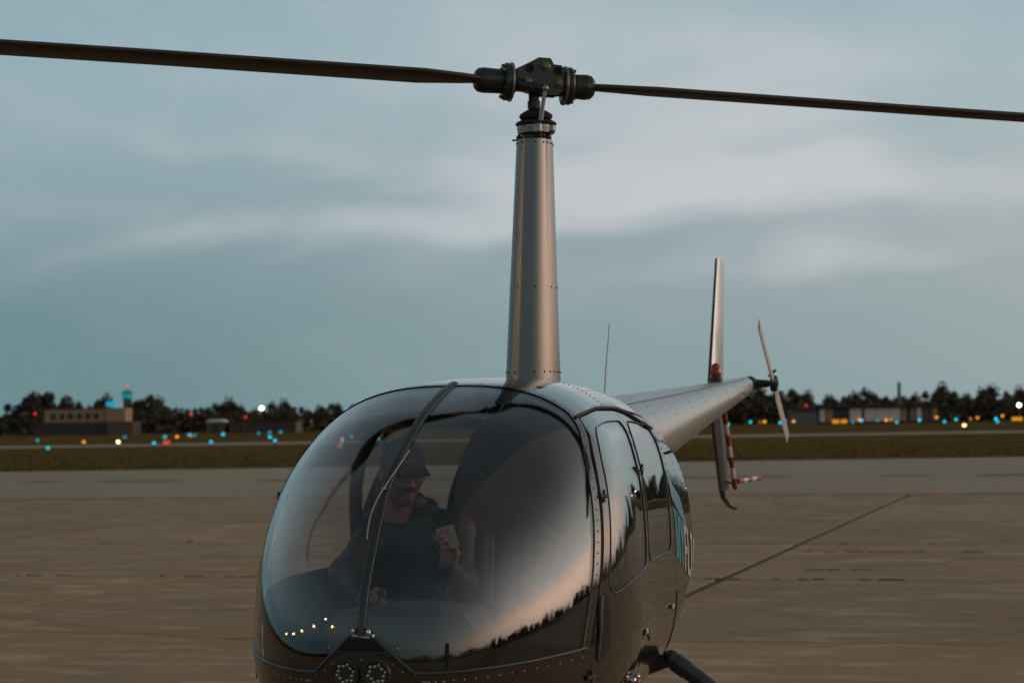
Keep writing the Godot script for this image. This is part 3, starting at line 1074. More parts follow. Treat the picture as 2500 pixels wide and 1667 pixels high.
func build_door(s: float, called: String, zf: Callable, zr: Callable, y0: float, win: Rect2, front: bool) -> void:
	var st := begin()
	var split := win.position.y - 0.06
	skin_patch(st, s, 8, 10, func(u, v): return side_za(zf, zr, y0, u, v * split))
	# ring round the window
	var outer := loop_rect(Rect2(0, split, 1, 1 - split), Vector2.ZERO, 12)
	var inner := loop_rect(win, Vector2(0.1, 0.06), 12)
	var P := []
	var N := []
	for r in 4:
		var rp := []
		var rn := []
		for k in outer.size():
			var ab: Vector2 = outer[k].lerp(inner[k], r / 3.0)
			var za := side_za(zf, zr, y0, ab.x, ab.y)
			rp.append(fs(s, za.x, za.y))
			rn.append(fn(s, za.x, za.y))
		P.append(rp)
		N.append(rn)
	add_grid(st, P, N)
	# edge turned in all round, so that the gaps between the doors have depth
	var edge := loop_rect(Rect2(0, 0, 1, 1), Vector2.ZERO, 14)
	var E := [[], []]
	var EN := [[], []]
	for k in edge.size():
		var za := side_za(zf, zr, y0, edge[k].x, edge[k].y)
		var p := fs(s, za.x, za.y)
		var n := fn(s, za.x, za.y)
		E[0].append(p)
		E[1].append(p - n * 0.02)
		EN[0].append(n)
		EN[1].append(n)
	add_grid(st, E, EN)
	var door := part(called, st, M.paint, heli)
	# glass
	var g := begin()
	var mid := win.get_center()
	for deep in [0.0015, 0.0055]:
		P = []
		N = []
		for r in 7:
			var rp := []
			var rn := []
			for k in inner.size():
				var ab: Vector2 = inner[k].lerp(mid, r / 6.0)
				var za := side_za(zf, zr, y0, ab.x, ab.y)
				var n := fn(s, za.x, za.y)
				rp.append(fs(s, za.x, za.y) - n * deep)
				rn.append(n)
			P.append(rp)
			N.append(rn)
		add_grid(g, P, N)
	part("window", g, M.glass, door)
	var seal := begin()
	var sp := []
	for k in inner.size():
		var za := side_za(zf, zr, y0, inner[k].x, inner[k].y)
		sp.append(fs(s, za.x, za.y) + fn(s, za.x, za.y) * 0.001)
	add_tube(seal, sp, [0.0026], 6, false)
	part("window_seal", seal, M.frame, door)
	# rubber at the bottom of the gap
	var rub := begin()
	var rpz := []
	for k in edge.size():
		var za := side_za(zf, zr, y0, edge[k].x, edge[k].y)
		rpz.append(fs(s, za.x, za.y) - fn(s, za.x, za.y) * 0.009)
	add_tube(rub, rpz, [0.0075], 6, false)
	part("door_seal", rub, M.rubber, door)
	# handle
	var h := begin()
	var hz := side_za(zf, zr, y0, 0.88, win.position.y - 0.2)
	var hp := fs(s, hz.x, hz.y)
	var hn := fn(s, hz.x, hz.y)
	var fr := Basis(hn.cross(Vector3.UP).normalized(), Vector3.UP, hn)
	add_box(h, hp + hn * 0.008, Vector3(0.07, 0.02, 0.012), fr, 0.004)
	add_box(h, hp + hn * 0.012 + fr.x * 0.012, Vector3(0.04, 0.01, 0.01), fr, 0.003)
	part("handle", h, M.satin_metal, door)
	# two hinges on the leading edge
	for b in [0.8, 0.28]:
		var za := side_za(zf, zr, y0, 0.0, b)
		var p := fs(s, za.x, za.y)
		var n := fn(s, za.x, za.y)
		var f := Basis(n.cross(Vector3.UP).normalized(), Vector3.UP, n)
		var hi := begin()
		add_box(hi, p + n * 0.008, Vector3(0.06, 0.014, 0.01), f, 0.003)
		add_tube(hi, [p + n * 0.01 - f.y * 0.022, p + n * 0.01 + f.y * 0.022], [0.0055], 8)
		part("hinge", hi, M.dark_metal, door)

func build_cabin() -> void:
	# shells
	var roof := begin()
	var cowl := begin()
	var nose := begin()
	var belly := begin()
	for s in [1.0, -1.0]:
		skin_patch(roof, s, 44, 10, func(u, v): return Vector2(lerpf(1.2, -1.5, u), v * GUT))
		skin_patch(cowl, s, 26, 34, func(u, v):
			var a := lerpf(GUT, PI, v)
			var z := 0.0
			for k in 6:
				z = rear_door_end(fs(1, z, a).y) - 0.004
			return Vector2(lerpf(z, -1.5, u), a))
		skin_patch(nose, s, 34, 26, func(u, v):
			var z := 1.55
			var a := 0.0
			for k in 6:
				a = lerpf(angle_at(z, glass_low(z)), PI, v)
				z = post_z(maxf(fs(1, z, a).y, 0.6)) - 0.06
			z = lerpf(z, 2.2449, 1.0 - (1.0 - u) * (1.0 - u))
			return Vector2(z, lerpf(angle_at(z, glass_low(z)), PI, v)))
		skin_patch(belly, s, 20, 12, func(u, v):
			var z := lerpf(post_z(0.6) - 0.06, rear_door_end(0.6) - 0.004, u)
			return Vector2(z, lerpf(angle_at(z, 0.6), PI, v)))
	var roof_part := part("roof", roof, M.paint, heli)
	var cowl_part := part("engine_cowling", cowl, M.paint, heli)
	var nose_part := part("nose_shell", nose, M.paint, heli)
	part("belly", belly, M.paint, heli)

	for s in [1.0, -1.0]:
		# windshield half
		var table := []
		for j in 41:
			var z := 1.3
			for k in 14:
				z = post_z(fs(1, z, j / 40.0 * angle_at(z, glass_low(z))).y)
			table.append(z)
		var w := begin()
		skin_patch(w, s, 40, 40, func(u, v):
			var z := lerpf(table[int(round(v * 40))], 2.2399, 1.0 - (1.0 - u) * (1.0 - u))
			return Vector2(z, v * angle_at(z, glass_low(z))))
		skin_patch(w, s, 40, 40, func(u, v):
			var z := lerpf(table[int(round(v * 40))], 2.2399, 1.0 - (1.0 - u) * (1.0 - u))
			return Vector2(z, v * angle_at(z, glass_low(z))), -0.005)
		var ws := part("windshield", w, M.glass, heli)
		# strip that holds its rear edge
		var fr := begin()
		var P := []
		var N := []
		var pts := []
		var nrm := []
		for j in 61:
			var y := 0.0
			var z := 1.2
			var a := 0.0
			if j < 16:
				a = GUT * j / 16.0
			else:
				y = lerpf(fs(1, 1.2, GUT).y, 0.97, (j - 16) / 44.0)
				z = post_z(y)
				a = angle_at(z, y)
			var n := fn(s, z, a)
			var back := Vector2(z - 0.03, angle_at(z - 0.03, fs(1, z, a).y) if j >= 16 else a)
			var n2 := fn(s, back.x, back.y)
			var p := fs(s, z + 0.012, angle_at(z + 0.012, fs(1, z, a).y) if j >= 16 else a)
			var q := fs(s, back.x, back.y)
			P.append([p + n * 0.0005, p + n * 0.004, q + n2 * 0.004, q + n2 * 0.0005])
			N.append([n, n, n2, n2])
			if j % 2 == 0 and j > 1:
				pts.append((p + q) / 2 + n * 0.0058)
				nrm.append(n)
		add_grid(fr, P, N)
		var frame := part("windshield_frame", fr, M.paint, heli)
		rivets(frame, pts, nrm, 0.0034, M.rivet)
		# retainer along its lower edge, up to the foot of the centre bow
		var rt := []
		pts = []
		nrm = []
		for k in 50:
			var z := lerpf(1.66, 2.2, 1.0 - pow(1.0 - k / 49.0, 2.0))
			var a := angle_at(z, glass_low(z))
			var n := fn(s, z, a)
			var q := fs(s, z, a)
			if absf(q.x) < 0.17:
				break
			rt.append(q + n * 0.003)
			if k % 3 == 1:
				var a2 := angle_at(z, glass_low(z) - 0.028)
				pts.append(fs(s, z, a2))
				nrm.append(fn(s, z, a2))
		for k in 13:
			var x := lerpf(0.165, 0.012, k / 12.0)
			var y := 1.112 - 0.155 * x / 0.165
			rt.append(Vector3(s * x, y, nose_z(x, y) + 0.004))
		var rs := begin()
		add_tube(rs, rt, [0.0055], 8)
		var ret := part("windshield_retainer", rs, M.frame, heli)
		rivets(ret, pts, nrm, 0.0052, M.satin_metal)
		# gutter over the doors
		var gt := []
		for k in 40:
			var z := lerpf(1.21, -0.56, k / 39.0)
			gt.append(fs(s, z, GUT + 0.012 + 0.13 * smooth(0.25, -0.56, z)) + fn(s, z, GUT) * 0.005)
		var gs := begin()
		add_tube(gs, gt, [0.0065], 8)
		part("rain_gutter", gs, M.rubber, heli)
		# doors
		build_door(s, "front_door", door_front, func(y): return door_split(y) + 0.003, 0.6, Rect2(0.06, 0.5, 0.885, 0.465), true)
		build_door(s, "rear_door", func(y): return door_split(y) - 0.003, rear_door_end, 0.6, Rect2(0.05, 0.5, 0.86, 0.465), false)
		# fresh air inlet just behind the post
		var vp := PackedVector2Array()
		for c in [[1.542, 1.15], [1.505, 1.158], [1.485, 1.14], [1.48, 1.0], [1.49, 0.965], [1.57, 0.925], [1.58, 0.94], [1.558, 1.13]]:
			vp.append(Vector2(c[0], c[1]))
		var vi := begin()
		var idx := Geometry2D.triangulate_polygon(vp)
		var vt := []
		for k in range(0, idx.size(), 3):
			vt.append([vp[idx[k]], vp[idx[k + 1]], vp[idx[k + 2]]])
		var vst := begin()
		lay_on_skin(vst, vt, func(v): return v, 0.0022)
		if s > 0:
			part("air_inlet", vst, M.hole_shade_and_rivet, heli)  # flat black sheet, painting the shade inside the inlet
			var lip := []
			for k in [7, 6, 5]:
				lip.append(skin(s, vp[k].x, vp[k].y, 0.006))
			var ls := begin()
			add_tube(ls, [skin(s, 1.545, 1.15, 0.003), skin(s, 1.562, 1.12, 0.008), skin(s, 1.572, 1.03, 0.008), skin(s, 1.58, 0.94, 0.003)], [0.007], 8)
			part("inlet_lip", ls, M.frame, heli)

	# centre bow between the two halves
	var bow := begin()
	var BP := []
	var BN := []
	var bpts := []
	var bn := []
	for k in 60:
		var z := lerpf(1.17, 2.2405, 1.0 - pow(1.0 - k / 59.0, 2.0))
		var c := fs(1, z, 0)
		var n := fn(1, z, 0)
		var hw := lerpf(0.0145, 0.013, k / 59.0)
		BP.append([c + Vector3(hw, -0.004, 0), c + Vector3(hw, 0, 0) + n * 0.006, c + Vector3(hw * 0.5, 0, 0) + n * 0.011, c + Vector3(-hw * 0.5, 0, 0) + n * 0.011, c + Vector3(-hw, 0, 0) + n * 0.006, c + Vector3(-hw, -0.004, 0)])
		BN.append([Vector3.RIGHT, (n + Vector3.RIGHT).normalized(), n, n, (n - Vector3.RIGHT).normalized(), Vector3.LEFT])
		if k % 2 == 0 and k > 2:
			for e in [-1.0, 1.0]:
				bpts.append(c + Vector3(hw * 0.72 * e, 0, 0) + n * 0.0085)
				bn.append(n)
	add_grid(bow, BP, BN)
	var bow_part := part("centre_bow", bow, M.frame, heli)
	rivets(bow_part, bpts, bn, 0.003, M.rivet)
	# yaw string tied to the bow
	var yk := fs(1, 1.985, 0) + fn(1, 1.985, 0) * 0.016
	var ys := begin()
	var up := []
	var dn := []
	for k in 9:
		var t := k / 8.0
		var z := lerpf(1.985, 1.81, t)
		up.append(fs(1, z, 0) + fn(1, z, 0) * 0.017 + Vector3(0.032 * sin(t * 1.5), 0, 0))
		z = lerpf(1.985, 2.105, t)
		dn.append(fs(1, z, 0) + fn(1, z, 0) * 0.017 + Vector3(-0.024 * sin(t * 2.2), 0, 0))
	add_tube(ys, up, [0.0022], 6)
	add_tube(ys, dn, [0.0022], 6)
	add_ball(ys, yk, Vector3(0.008, 0.005, 0.006), 6, 8)
	part("yaw_string", ys, M.cord, heli)
	# clip at the foot of the bow
	var cl := begin()
	var cz := nose_z(0, 1.075)
	add_tube(cl, [Vector3(-0.03, 1.078, cz + 0.005), Vector3(0.03, 1.07, cz + 0.005)], [0.005], 6)
	add_ball(cl, Vector3(-0.026, 1.09, cz + 0.006), Vector3(0.006, 0.012, 0.006), 6, 8)
	add_ball(cl, Vector3(0.026, 1.085, cz + 0.006), Vector3(0.008, 0.016, 0.006), 6, 8)
	add_ball(cl, Vector3(0.04, 1.075, cz + 0.004), Vector3(0.006, 0.01, 0.006), 6, 8)
	part("bow_clip", cl, M.chrome, nose_part)
	# three-cornered cap over the foot of the bow
	var tcap := begin()
	var TP := []
	var TN := []
	for i in 15:
		var y := lerpf(0.95, 1.112, i / 14.0)
		var hw := maxf(0.168 * (1.112 - y) / 0.155, 0.004)
		var rp := []
		var rr := []
		for j in 15:
			var x := lerpf(-hw, hw, j / 14.0)
			rp.append(Vector3(x, y, nose_z(x, y) + 0.003))
			var gx := (nose_z(x + 0.01, y) - nose_z(x - 0.01, y)) / 0.02
			var gy := (nose_z(x, y + 0.008) - nose_z(x, y - 0.008)) / 0.016
			rr.append(Vector3(-gx, -gy, 1).normalized())
		TP.append(rp)
		TN.append(rr)
	add_grid(tcap, TP, TN)
	part("nose_cap", tcap, M.paint, nose_part)
	# inlet in the nose, a flat sheet whose black paints the shade inside
	var gp := begin()
	var rows := []
	var rn := []
	for i in 6:
		var y := lerpf(1.024, 1.068, i / 5.0)
		var hw := lerpf(0.084, 0.052, i / 5.0)
		var rp := []
		var rr := []
		for j in 13:
			var x := lerpf(-hw, hw, j / 12.0)
			rp.append(Vector3(x, y, nose_z(x, y) + 0.006))
			rr.append(Vector3(x * 2, 0, 1).normalized())
		rows.append(rp)
		rn.append(rr)
	add_grid(gp, rows, rn)
	part("nose_inlet", gp, M.hole_shade_and_rivet, nose_part)
	var gf := begin()
	var loop := []
	for j in 13:
		loop.append(rows[0][j])
	for j in range(12, -1, -1):
		loop.append(rows[5][j])
	loop.append(rows[0][0])
	add_tube(gf, loop, [0.0025], 6, false)
	part("inlet_rim", gf, M.frame, nose_part)
	# screws of the nose panel
	var sp := []
	var sn := []
	for c in [[0.0, 1.0], [0.1, 0.985], [-0.1, 0.985], [0.165, 0.95], [-0.165, 0.95], [0.13, 0.962], [-0.13, 0.962], [0.2, 0.925], [-0.2, 0.925], [0.115, 1.035], [-0.115, 1.035], [0.16, 0.9], [-0.16, 0.9], [0.23, 0.905], [-0.23, 0.905]]:
		sp.append(Vector3(c[0], c[1], nose_z(c[0], c[1]) + 0.001))
		sn.append(Vector3(c[0] * 2.2, (c[1] - 1.03) * 2.0, 1).normalized())
	rivets(nose_part, sp, sn, 0.006, M.satin_metal, "screw_row")
	# twin landing lights
	for x in [-0.0525, 0.0525]:
		var y := 0.957
		var f := Vector3(x, y, nose_z(x, y) + 0.008)
		var ax := Vector3(x * 0.8, -0.12, 1).normalized()
		var bz := begin()
		add_lathe(bz, [Vector2(0.047, -0.06), Vector2(0.049, 0.006), Vector2(0.047, 0.012), Vector2(0.042, 0.012), Vector2(0.041, 0.0)], f, ax, 28)
		var ll := part("landing_light", bz, M.frame, heli)
		var bowl := begin()
		add_lathe(bowl, [Vector2(0.0, -0.012), Vector2(0.02, -0.01), Vector2(0.042, 0.004)], f, ax, 24)
		part("reflector", bowl, M.dark_metal, ll)
		var fr := frame_of(ax)
		for k in 12:
			var a := TAU * k / 12 + 0.2
			var r := 0.03 if k % 2 == 0 else 0.024
			var led := begin()
			var c := f + fr.x * cos(a) * r + fr.y * sin(a) * r
			add_lathe(led, [Vector2(0.0, -0.008), Vector2(0.0035, -0.006), Vector2(0.0062, 0.003), Vector2(0.005, 0.004), Vector2(0.0, 0.0055)], c, ax, 8)
			part("diode", led, M.chrome, ll)
		var gl := begin()
		add_lathe(gl, [Vector2(0.042, 0.0105), Vector2(0.02, 0.0125), Vector2(0.0, 0.013)], f, ax, 24)
		part("lens", gl, M.glass, ll)
	# navigation light low on the port side, green one opposite
	for s in [1.0, -1.0]:
		var z := 1.02
		var p := skin(s, z, 0.8)
		var n := fn(s, z, angle_at(z, 0.8))
		var b := begin()
		add_lathe(b, [Vector2(0.022, 0.0), Vector2(0.022, 0.012), Vector2(0.018, 0.018)], p, n, 14)
		add_ball(b, p + n * 0.022 + Vector3(0, 0.022, 0), Vector3(0.014, 0.012, 0.014), 6, 8)
		var nl := part("navigation_light", b, M.chrome, heli)
		var le := begin()
		add_ball(le, p + n * 0.02, Vector3(0.018, 0.022, 0.018), 8, 12)
		part("lens", le, M.red_lens if s > 0 else M.green_lens, nl)

	# lettering and swoosh on the port cowling
	var z0 := -0.5
	var y0 := 1.078
	var along := 0.0
	for ch in "MYFLIGHT":
		var glyph := text_tris(ch, 0.21)
		var lo := 9.0
		var hi := -9.0
		for t in glyph:
			for v in t:
				lo = minf(lo, v.x)
				hi = maxf(hi, v.x)
		var shift := along - lo
		var map := func(v): return Vector2(z0 - v.x - shift, y0 + v.y - (v.x + shift) * 0.26)
		if z0 - along - (hi - lo) < -1.47:
			break
		var gs := begin()
		lay_on_skin(gs, glyph, map, 0.003)
		part("letter", gs, M.livery_blue if along < 0.2 and ch in "MY" else M.livery_white, cowl_part)
		along += hi - lo + 0.018
	var sw := PackedVector2Array([Vector2(-0.45, 1.56), Vector2(-0.56, 1.47), Vector2(-0.78, 1.40), Vector2(-0.92, 1.25), Vector2(-0.68, 1.33), Vector2(-0.47, 1.41)])
	var si := Geometry2D.triangulate_polygon(sw)
	var stt := []
	for k in range(0, si.size(), 3):
		stt.append([sw[si[k]], sw[si[k + 1]], sw[si[k + 2]]])
	var ss := begin()
	lay_on_skin(ss, stt, func(v): return v, 0.0025)
	part("blue_swoosh", ss, M.livery_dull, cowl_part)
	# rivet lines and a panel joint on the cowling
	for s in [1.0, -1.0]:
		var pts := []
		var nrm := []
		for line in [-0.05, -0.36, -0.62]:
			for k in 34:
				var y := lerpf(1.72, 0.62, k / 33.0)
				var z: float = rear_door_end(y) + line
				var an := angle_at(z, y)
				pts.append(fs(s, z, an))
				nrm.append(fn(s, z, an))
		rivets(cowl_part, pts, nrm, 0.0042, M.rivet)
		var jt := begin()
		var jp := []
		for k in 22:
			var y := lerpf(1.0, 0.56, k / 21.0)
			jp.append(skin(s, rear_door_end(y) - 0.07, y, -0.001))
		add_tube(jt, jp, [0.005], 6)
		part("panel_joint", jt, M.rubber, cowl_part)
		var vents := begin()
		for k in 5:
			var z := -0.8 - k * 0.07
			var p := skin(s, z, 1.6, 0.004)
			var n := fn(s, z, angle_at(z, 1.6))
			add_box(vents, p, Vector3(0.03, 0.012, 0.05), Basis(n, Vector3.UP, n.cross(Vector3.UP)), 0.003)
		part("cooling_louvre", vents, M.dark_metal, cowl_part)
	# rivets across the roof
	var rp2 := []
	var rn2 := []
	for s in [1.0, -1.0]:
		for k in 18:
			var an := GUT * k / 18.0
			for z in [0.42, -0.5]:
				rp2.append(fs(s, z, an))
				rn2.append(fn(s, z, an))
	rivets(roof_part, rp2, rn2, 0.004, M.rivet)
	# whip aerial behind the mast
	var an := begin()
	var base := Vector3(0, pchip(FZ, FT, -1.33) - 0.005, -1.33)
	add_lathe(an, [Vector2(0.022, 0), Vector2(0.016, 0.02), Vector2(0.006, 0.03)], base, Vector3.UP, 12)
	add_tube(an, [base, base + Vector3(0, 0.2, -0.06), base + Vector3(0.0, 0.43, -0.16)], [0.0045, 0.0035, 0.0025], 6)
	part("aerial", an, M.pale_metal, heli)

func build_interior() -> void:
	var fl := begin()
	add_box(fl, Vector3(0, 0.6, 0.5), Vector3(0.64, 0.03, 2.1), Basis(), 0.01)
	part("cabin_floor", fl, M.trim_black, heli)
	var bk := begin()
	var wall := PackedVector2Array()
	for k in 25:
		var p := fs(1, -0.4, PI * k / 24.0)
		wall.append(Vector2(p.x * 0.97, 1.1 + (p.y - 1.1) * 0.97))
	for k in range(23, 0, -1):
		var p := fs(1, -0.4, PI * k / 24.0)
		wall.append(Vector2(-p.x * 0.97, 1.1 + (p.y - 1.1) * 0.97))
	add_prism(bk, wall, 0.03, Transform3D(Basis(), Vector3(0, 0, -0.4)))
	part("rear_bulkhead", bk, M.trim_black, heli)
	for q in [[0.5, 0.265, 0.4], [-0.3, 0.21, 0.34]]:
		for e in [-1.0, 1.0]:
			var x: float = q[1] * e
			var z: float = q[0]
			var w: float = q[2]
			var st := begin()
			add_box(st, Vector3(x, 0.72, z + 0.24), Vector3(w - 0.06, 0.15, 0.44), Basis(), 0.03)
			add_box(st, Vector3(x, 0.83, z + 0.25), Vector3(w, 0.08, 0.46), Basis(), 0.035)
			var tilt := Basis(Vector3.RIGHT, -0.16)
			for k in 3:
				add_box(st, Vector3(x + (k - 1) * w * 0.325, 1.06, z - 0.05), Vector3(w * 0.33, 0.5, 0.09), tilt, 0.03)
			part("seat", st, M.leather, heli)
	# instrument console with its hood
	var ic := begin()
	add_prism(ic, PackedVector2Array([Vector2(-0.11, 0.62), Vector2(0.11, 0.62), Vector2(0.12, 0.86), Vector2(0.25, 0.97), Vector2(0.265, 1.06), Vector2(0.22, 1.115), Vector2(0.06, 1.135), Vector2(-0.06, 1.135), Vector2(-0.22, 1.115), Vector2(-0.265, 1.06), Vector2(-0.25, 0.97), Vector2(-0.12, 0.86)]), 0.26, Transform3D(Basis(), Vector3(0, 0, 1.72)))
	part("instrument_console", ic, M.trim_black, heli)
	var cp := begin()
	add_ball(cp, Vector3(-0.16, 1.145, 1.74), Vector3(0.035, 0.03, 0.035), 8, 12)
	add_tube(cp, [Vector3(-0.12, 1.12, 1.74), Vector3(-0.1, 1.17, 1.74)], [0.006], 6)
	add_box(cp, Vector3(-0.1, 1.175, 1.74), Vector3(0.03, 0.02, 0.02), Basis(), 0.004)
	part("compass", cp, M.trim_black, heli)
	for c in [Vector2(-0.16, 1.04), Vector2(-0.055, 1.05), Vector2(0.055, 1.05), Vector2(0.16, 1.04), Vector2(-0.06, 0.95), Vector2(0.06, 0.95)]:
		var g := begin()
		add_lathe(g, [Vector2(0.042, 0), Vector2(0.042, 0.008), Vector2(0.036, 0.008), Vector2(0.0, 0.005)], Vector3(c.x, c.y, 1.589), Vector3(0, 0, -1), 20)
		part("gauge", g, M.dark_metal, heli)
	# centre cyclic with its cross bar and two grips
	var cy := begin()
	add_tube(cy, [Vector3(0, 0.61, 1.08), Vector3(0, 0.9, 1.12), Vector3(0, 1.07, 1.1)], [0.02, 0.016, 0.014], 10)
	add_tube(cy, [Vector3(-0.3, 1.09, 1.12), Vector3(0, 1.07, 1.1), Vector3(0.3, 1.09, 1.12)], [0.012], 10)
	for x in [-0.3, 0.3]:
		add_tube(cy, [Vector3(x, 1.11, 1.12), Vector3(x, 1.02, 1.12), Vector3(x, 0.97, 1.13)], [0.014, 0.017, 0.015], 10)
	part("cyclic_stick", cy, M.trim_black, heli)
	# shoulder belt and tube beside the pilot
	var bt := begin()
	add_tube(bt, [Vector3(-0.45, 1.72, 0.62), Vector3(-0.5, 1.4, 0.6), Vector3(-0.51, 1.05, 0.58)], [0.012], 8)
	part("belt_rail", bt, M.trim_black, heli)
	var br := begin()
	for s in [-1.0, 1.0]:
		var pts := []
		for k in 14:
			var y := lerpf(1.775, 0.62, k / 13.0)
			pts.append(skin(s, lerpf(0.78, 0.62, smooth(1.775, 1.1, y)), y, -0.035))
		add_tube(br, pts, [0.027], 10)
	part("door_pillar", br, M.trim_black, heli)
	# roof console
	var rc := begin()
	add_box(rc, Vector3(0, 1.86, 0.75), Vector3(0.6, 0.04, 0.55), Basis(), 0.015)
	part("roof_lining", rc, M.trim_black, heli)

func build_rotor() -> void:
	# streamlined mast fairing, leaning a little to port
	var ff := begin()
	var secs := []
	for k in 15:
		var t := k / 14.0
		var y := lerpf(1.86, 2.93, t)
		var c := lerpf(0.0, 0.0234, (y - 1.93))
		var wd := lerpf(0.222, 0.146, t)
		secs.append([Vector3(c, y, lerpf(0.17, 0.115, t)), Vector3(c, y, lerpf(-0.34, -0.2, t)), wd, Vector3.RIGHT])
	add_airfoil(ff, secs, 18)
	var mf := part("mast_fairing", ff, M.silver, heli)
	var pts := []
	var nrm := []
	for row in [[2.915, 9], [1.955, 11], [2.31, 4]]:
		var y: float = row[0]
		var t := (y - 1.86) / 1.07
		var wd := lerpf(0.222, 0.146, t)
		for k in row[1]:
			for s in [-1.0, 1.0]:
				var x := lerpf(0.02, 0.7, float(k) / row[1])
				var th := 5.0 * (0.2969 * sqrt(x) - 0.126 * x - 0.3516 * x * x + 0.2843 * x * x * x - 0.1036 * x * x * x * x)
				pts.append(Vector3(0.0234 * (y - 1.93) + s * wd * th, y, lerpf(lerpf(0.17, 0.115, t), lerpf(-0.34, -0.2, t), x)))
				nrm.append(Vector3(s, 0, clampf(1.0 - x * 3.0, -0.2, 1.0)).normalized())
	rivets(mf, pts, nrm, 0.0048, M.hole_shade_and_rivet, "screw_row")
	var seam := begin()
	var sp := []
	for k in 10:
		var y := lerpf(1.93, 2.93, k / 9.0)
		var t := (y - 1.86) / 1.07
		sp.append(Vector3(0.0234 * (y - 1.93) + 0.4 * lerpf(0.222, 0.146, t), y, lerpf(-0.09, -0.04, t)))
	add_tube(seam, sp, [0.003], 6)
	part("fairing_seam", seam, M.frame, mf)

	# swashplate stack
	var sx := Vector3(0.026, 0, 0.0)
	var sh := begin()
	add_lathe(sh, [Vector2(0.022, 2.9), Vector2(0.022, 3.07), Vector2(0.027, 3.07), Vector2(0.027, 3.1), Vector2(0.022, 3.1), Vector2(0.022, 3.15)], sx + Vector3(-0.008, 0, 0), Vector3.UP, 20)
	part("rotor_shaft", sh, M.dark_metal, heli)
	var bt := begin()
	add_lathe(bt, [Vector2(0.03, 3.066), Vector2(0.05, 3.055), Vector2(0.066, 3.045), Vector2(0.072, 3.035), Vector2(0.066, 3.024), Vector2(0.05, 3.02), Vector2(0.07, 3.016), Vector2(0.083, 3.01), Vector2(0.088, 3.002), Vector2(0.083, 2.995), Vector2(0.06, 2.992)], sx, Vector3.UP, 28)
	part("rubber_boot", bt, M.rubber, heli)
	var sw := begin()
	add_lathe(sw, [Vector2(0.05, 2.996), Vector2(0.079, 2.994), Vector2(0.081, 2.985), Vector2(0.078, 2.962), Vector2(0.05, 2.958)], sx, Vector3.UP, 28)
	add_box(sw, sx + Vector3(0.03, 2.975, 0.08), Vector3(0.04, 0.045, 0.04), Basis(), 0.008)
	add_box(sw, sx + Vector3(0.075, 2.978, 0.025), Vector3(0.03, 0.034, 0.03), Basis(), 0.006)
	var swp := part("swashplate", sw, M.satin_metal, heli)
	var lo := begin()
	add_lathe(lo, [Vector2(0.045, 2.96), Vector2(0.064, 2.955), Vector2(0.066, 2.94), Vector2(0.05, 2.935), Vector2(0.05, 2.92)], sx, Vector3.UP, 24)
	add_ball(lo, sx + Vector3(-0.072, 2.946, 0.015), Vector3(0.012, 0.014, 0.012), 6, 8)
	add_ball(lo, sx + Vector3(0.058, 2.942, 0.03), Vector3(0.014, 0.016, 0.014), 6, 8)
	add_tube(lo, [sx + Vector3(-0.03, 2.95, 0.05), sx + Vector3(-0.045, 2.9, 0.055)], [0.007], 6)
	add_tube(lo, [sx + Vector3(0.045, 2.95, 0.045), sx + Vector3(0.045, 2.9, 0.045)], [0.007], 6)
	add_tube(lo, [sx + Vector3(-0.03, 2.933, 0.03), sx + Vector3(-0.095, 2.934, 0.04)], [0.004], 6)
	part("control_rods", lo, M.dark_metal, swp)

	# rotor head; x along the blades, tilted as it rests
	var U := (Basis(Vector3.UP, -heli_turn) * Vector3(0.977, -0.052, -0.208)).normalized()
	var W := U.cross(Vector3.UP).normalized()
	var V := W.cross(U).normalized()
	var T := Transform3D(Basis(U, V, W), Vector3(0.043, 3.172, 0))
	var hub := begin()
	var outline := PackedVector2Array()
	for p in [[1180, 160], [1205, 148], [1231, 134], [1259, 136], [1267, 150], [1285, 152], [1296, 168], [1299, 192], [1292, 210], [1280, 220], [1240, 217], [1205, 207], [1184, 197]]:
		outline.append(Vector2((p[0] - 1240) / 546.0, (192 - p[1]) / 546.0 + (p[0] - 1240) / 546.0 * 0.06))
	for w in [0.036, -0.036]:
		add_prism(hub, outline, 0.026, T * Transform3D(Basis(), Vector3(0, 0, w)))
	add_tube(hub, [T * Vector3(-0.1, 0, 0), T * Vector3(0.1, -0.004, 0)], [0.038], 18)
	add_box(hub, T * Vector3(0.01, 0.075, 0), Vector3(0.06, 0.04, 0.06), T.basis, 0.008)
	var hp := part("rotor_hub", hub, M.hub, heli)
	for p in [[1248, 155, 0.023], [1282, 194, 0.024], [1207, 190, 0.018]]:
		var bo := begin()
		var c := T * Vector3((p[0] - 1240) / 546.0, (192 - p[1]) / 546.0 + (p[0] - 1240) / 546.0 * 0.06, 0.05)
		var r: float = p[2]
		add_lathe(bo, [Vector2(r, -0.005), Vector2(r, 0.005), Vector2(r * 0.72, 0.006), Vector2(r * 0.72, 0.016), Vector2(r * 0.5, 0.019), Vector2(0, 0.019)], c, T.basis.z, 6 if r > 0.02 else 12)
		part("hinge_bolt", bo, M.brass, hp)
	for p in [[1211, 160], [1277, 165]]:
		var ho := begin()
		var c := T * Vector3((p[0] - 1240) / 546.0, (192 - p[1]) / 546.0 + (p[0] - 1240) / 546.0 * 0.06, 0.05)
		add_lathe(ho, [Vector2(0.018, -0.004), Vector2(0.018, 0.003), Vector2(0.014, 0.003), Vector2(0.013, -0.001), Vector2(0, -0.0008)], c, T.basis.z, 18)
		part("bore", ho, M.hole_shade_and_rivet, hp)  # black disc painted for the shade down the hole
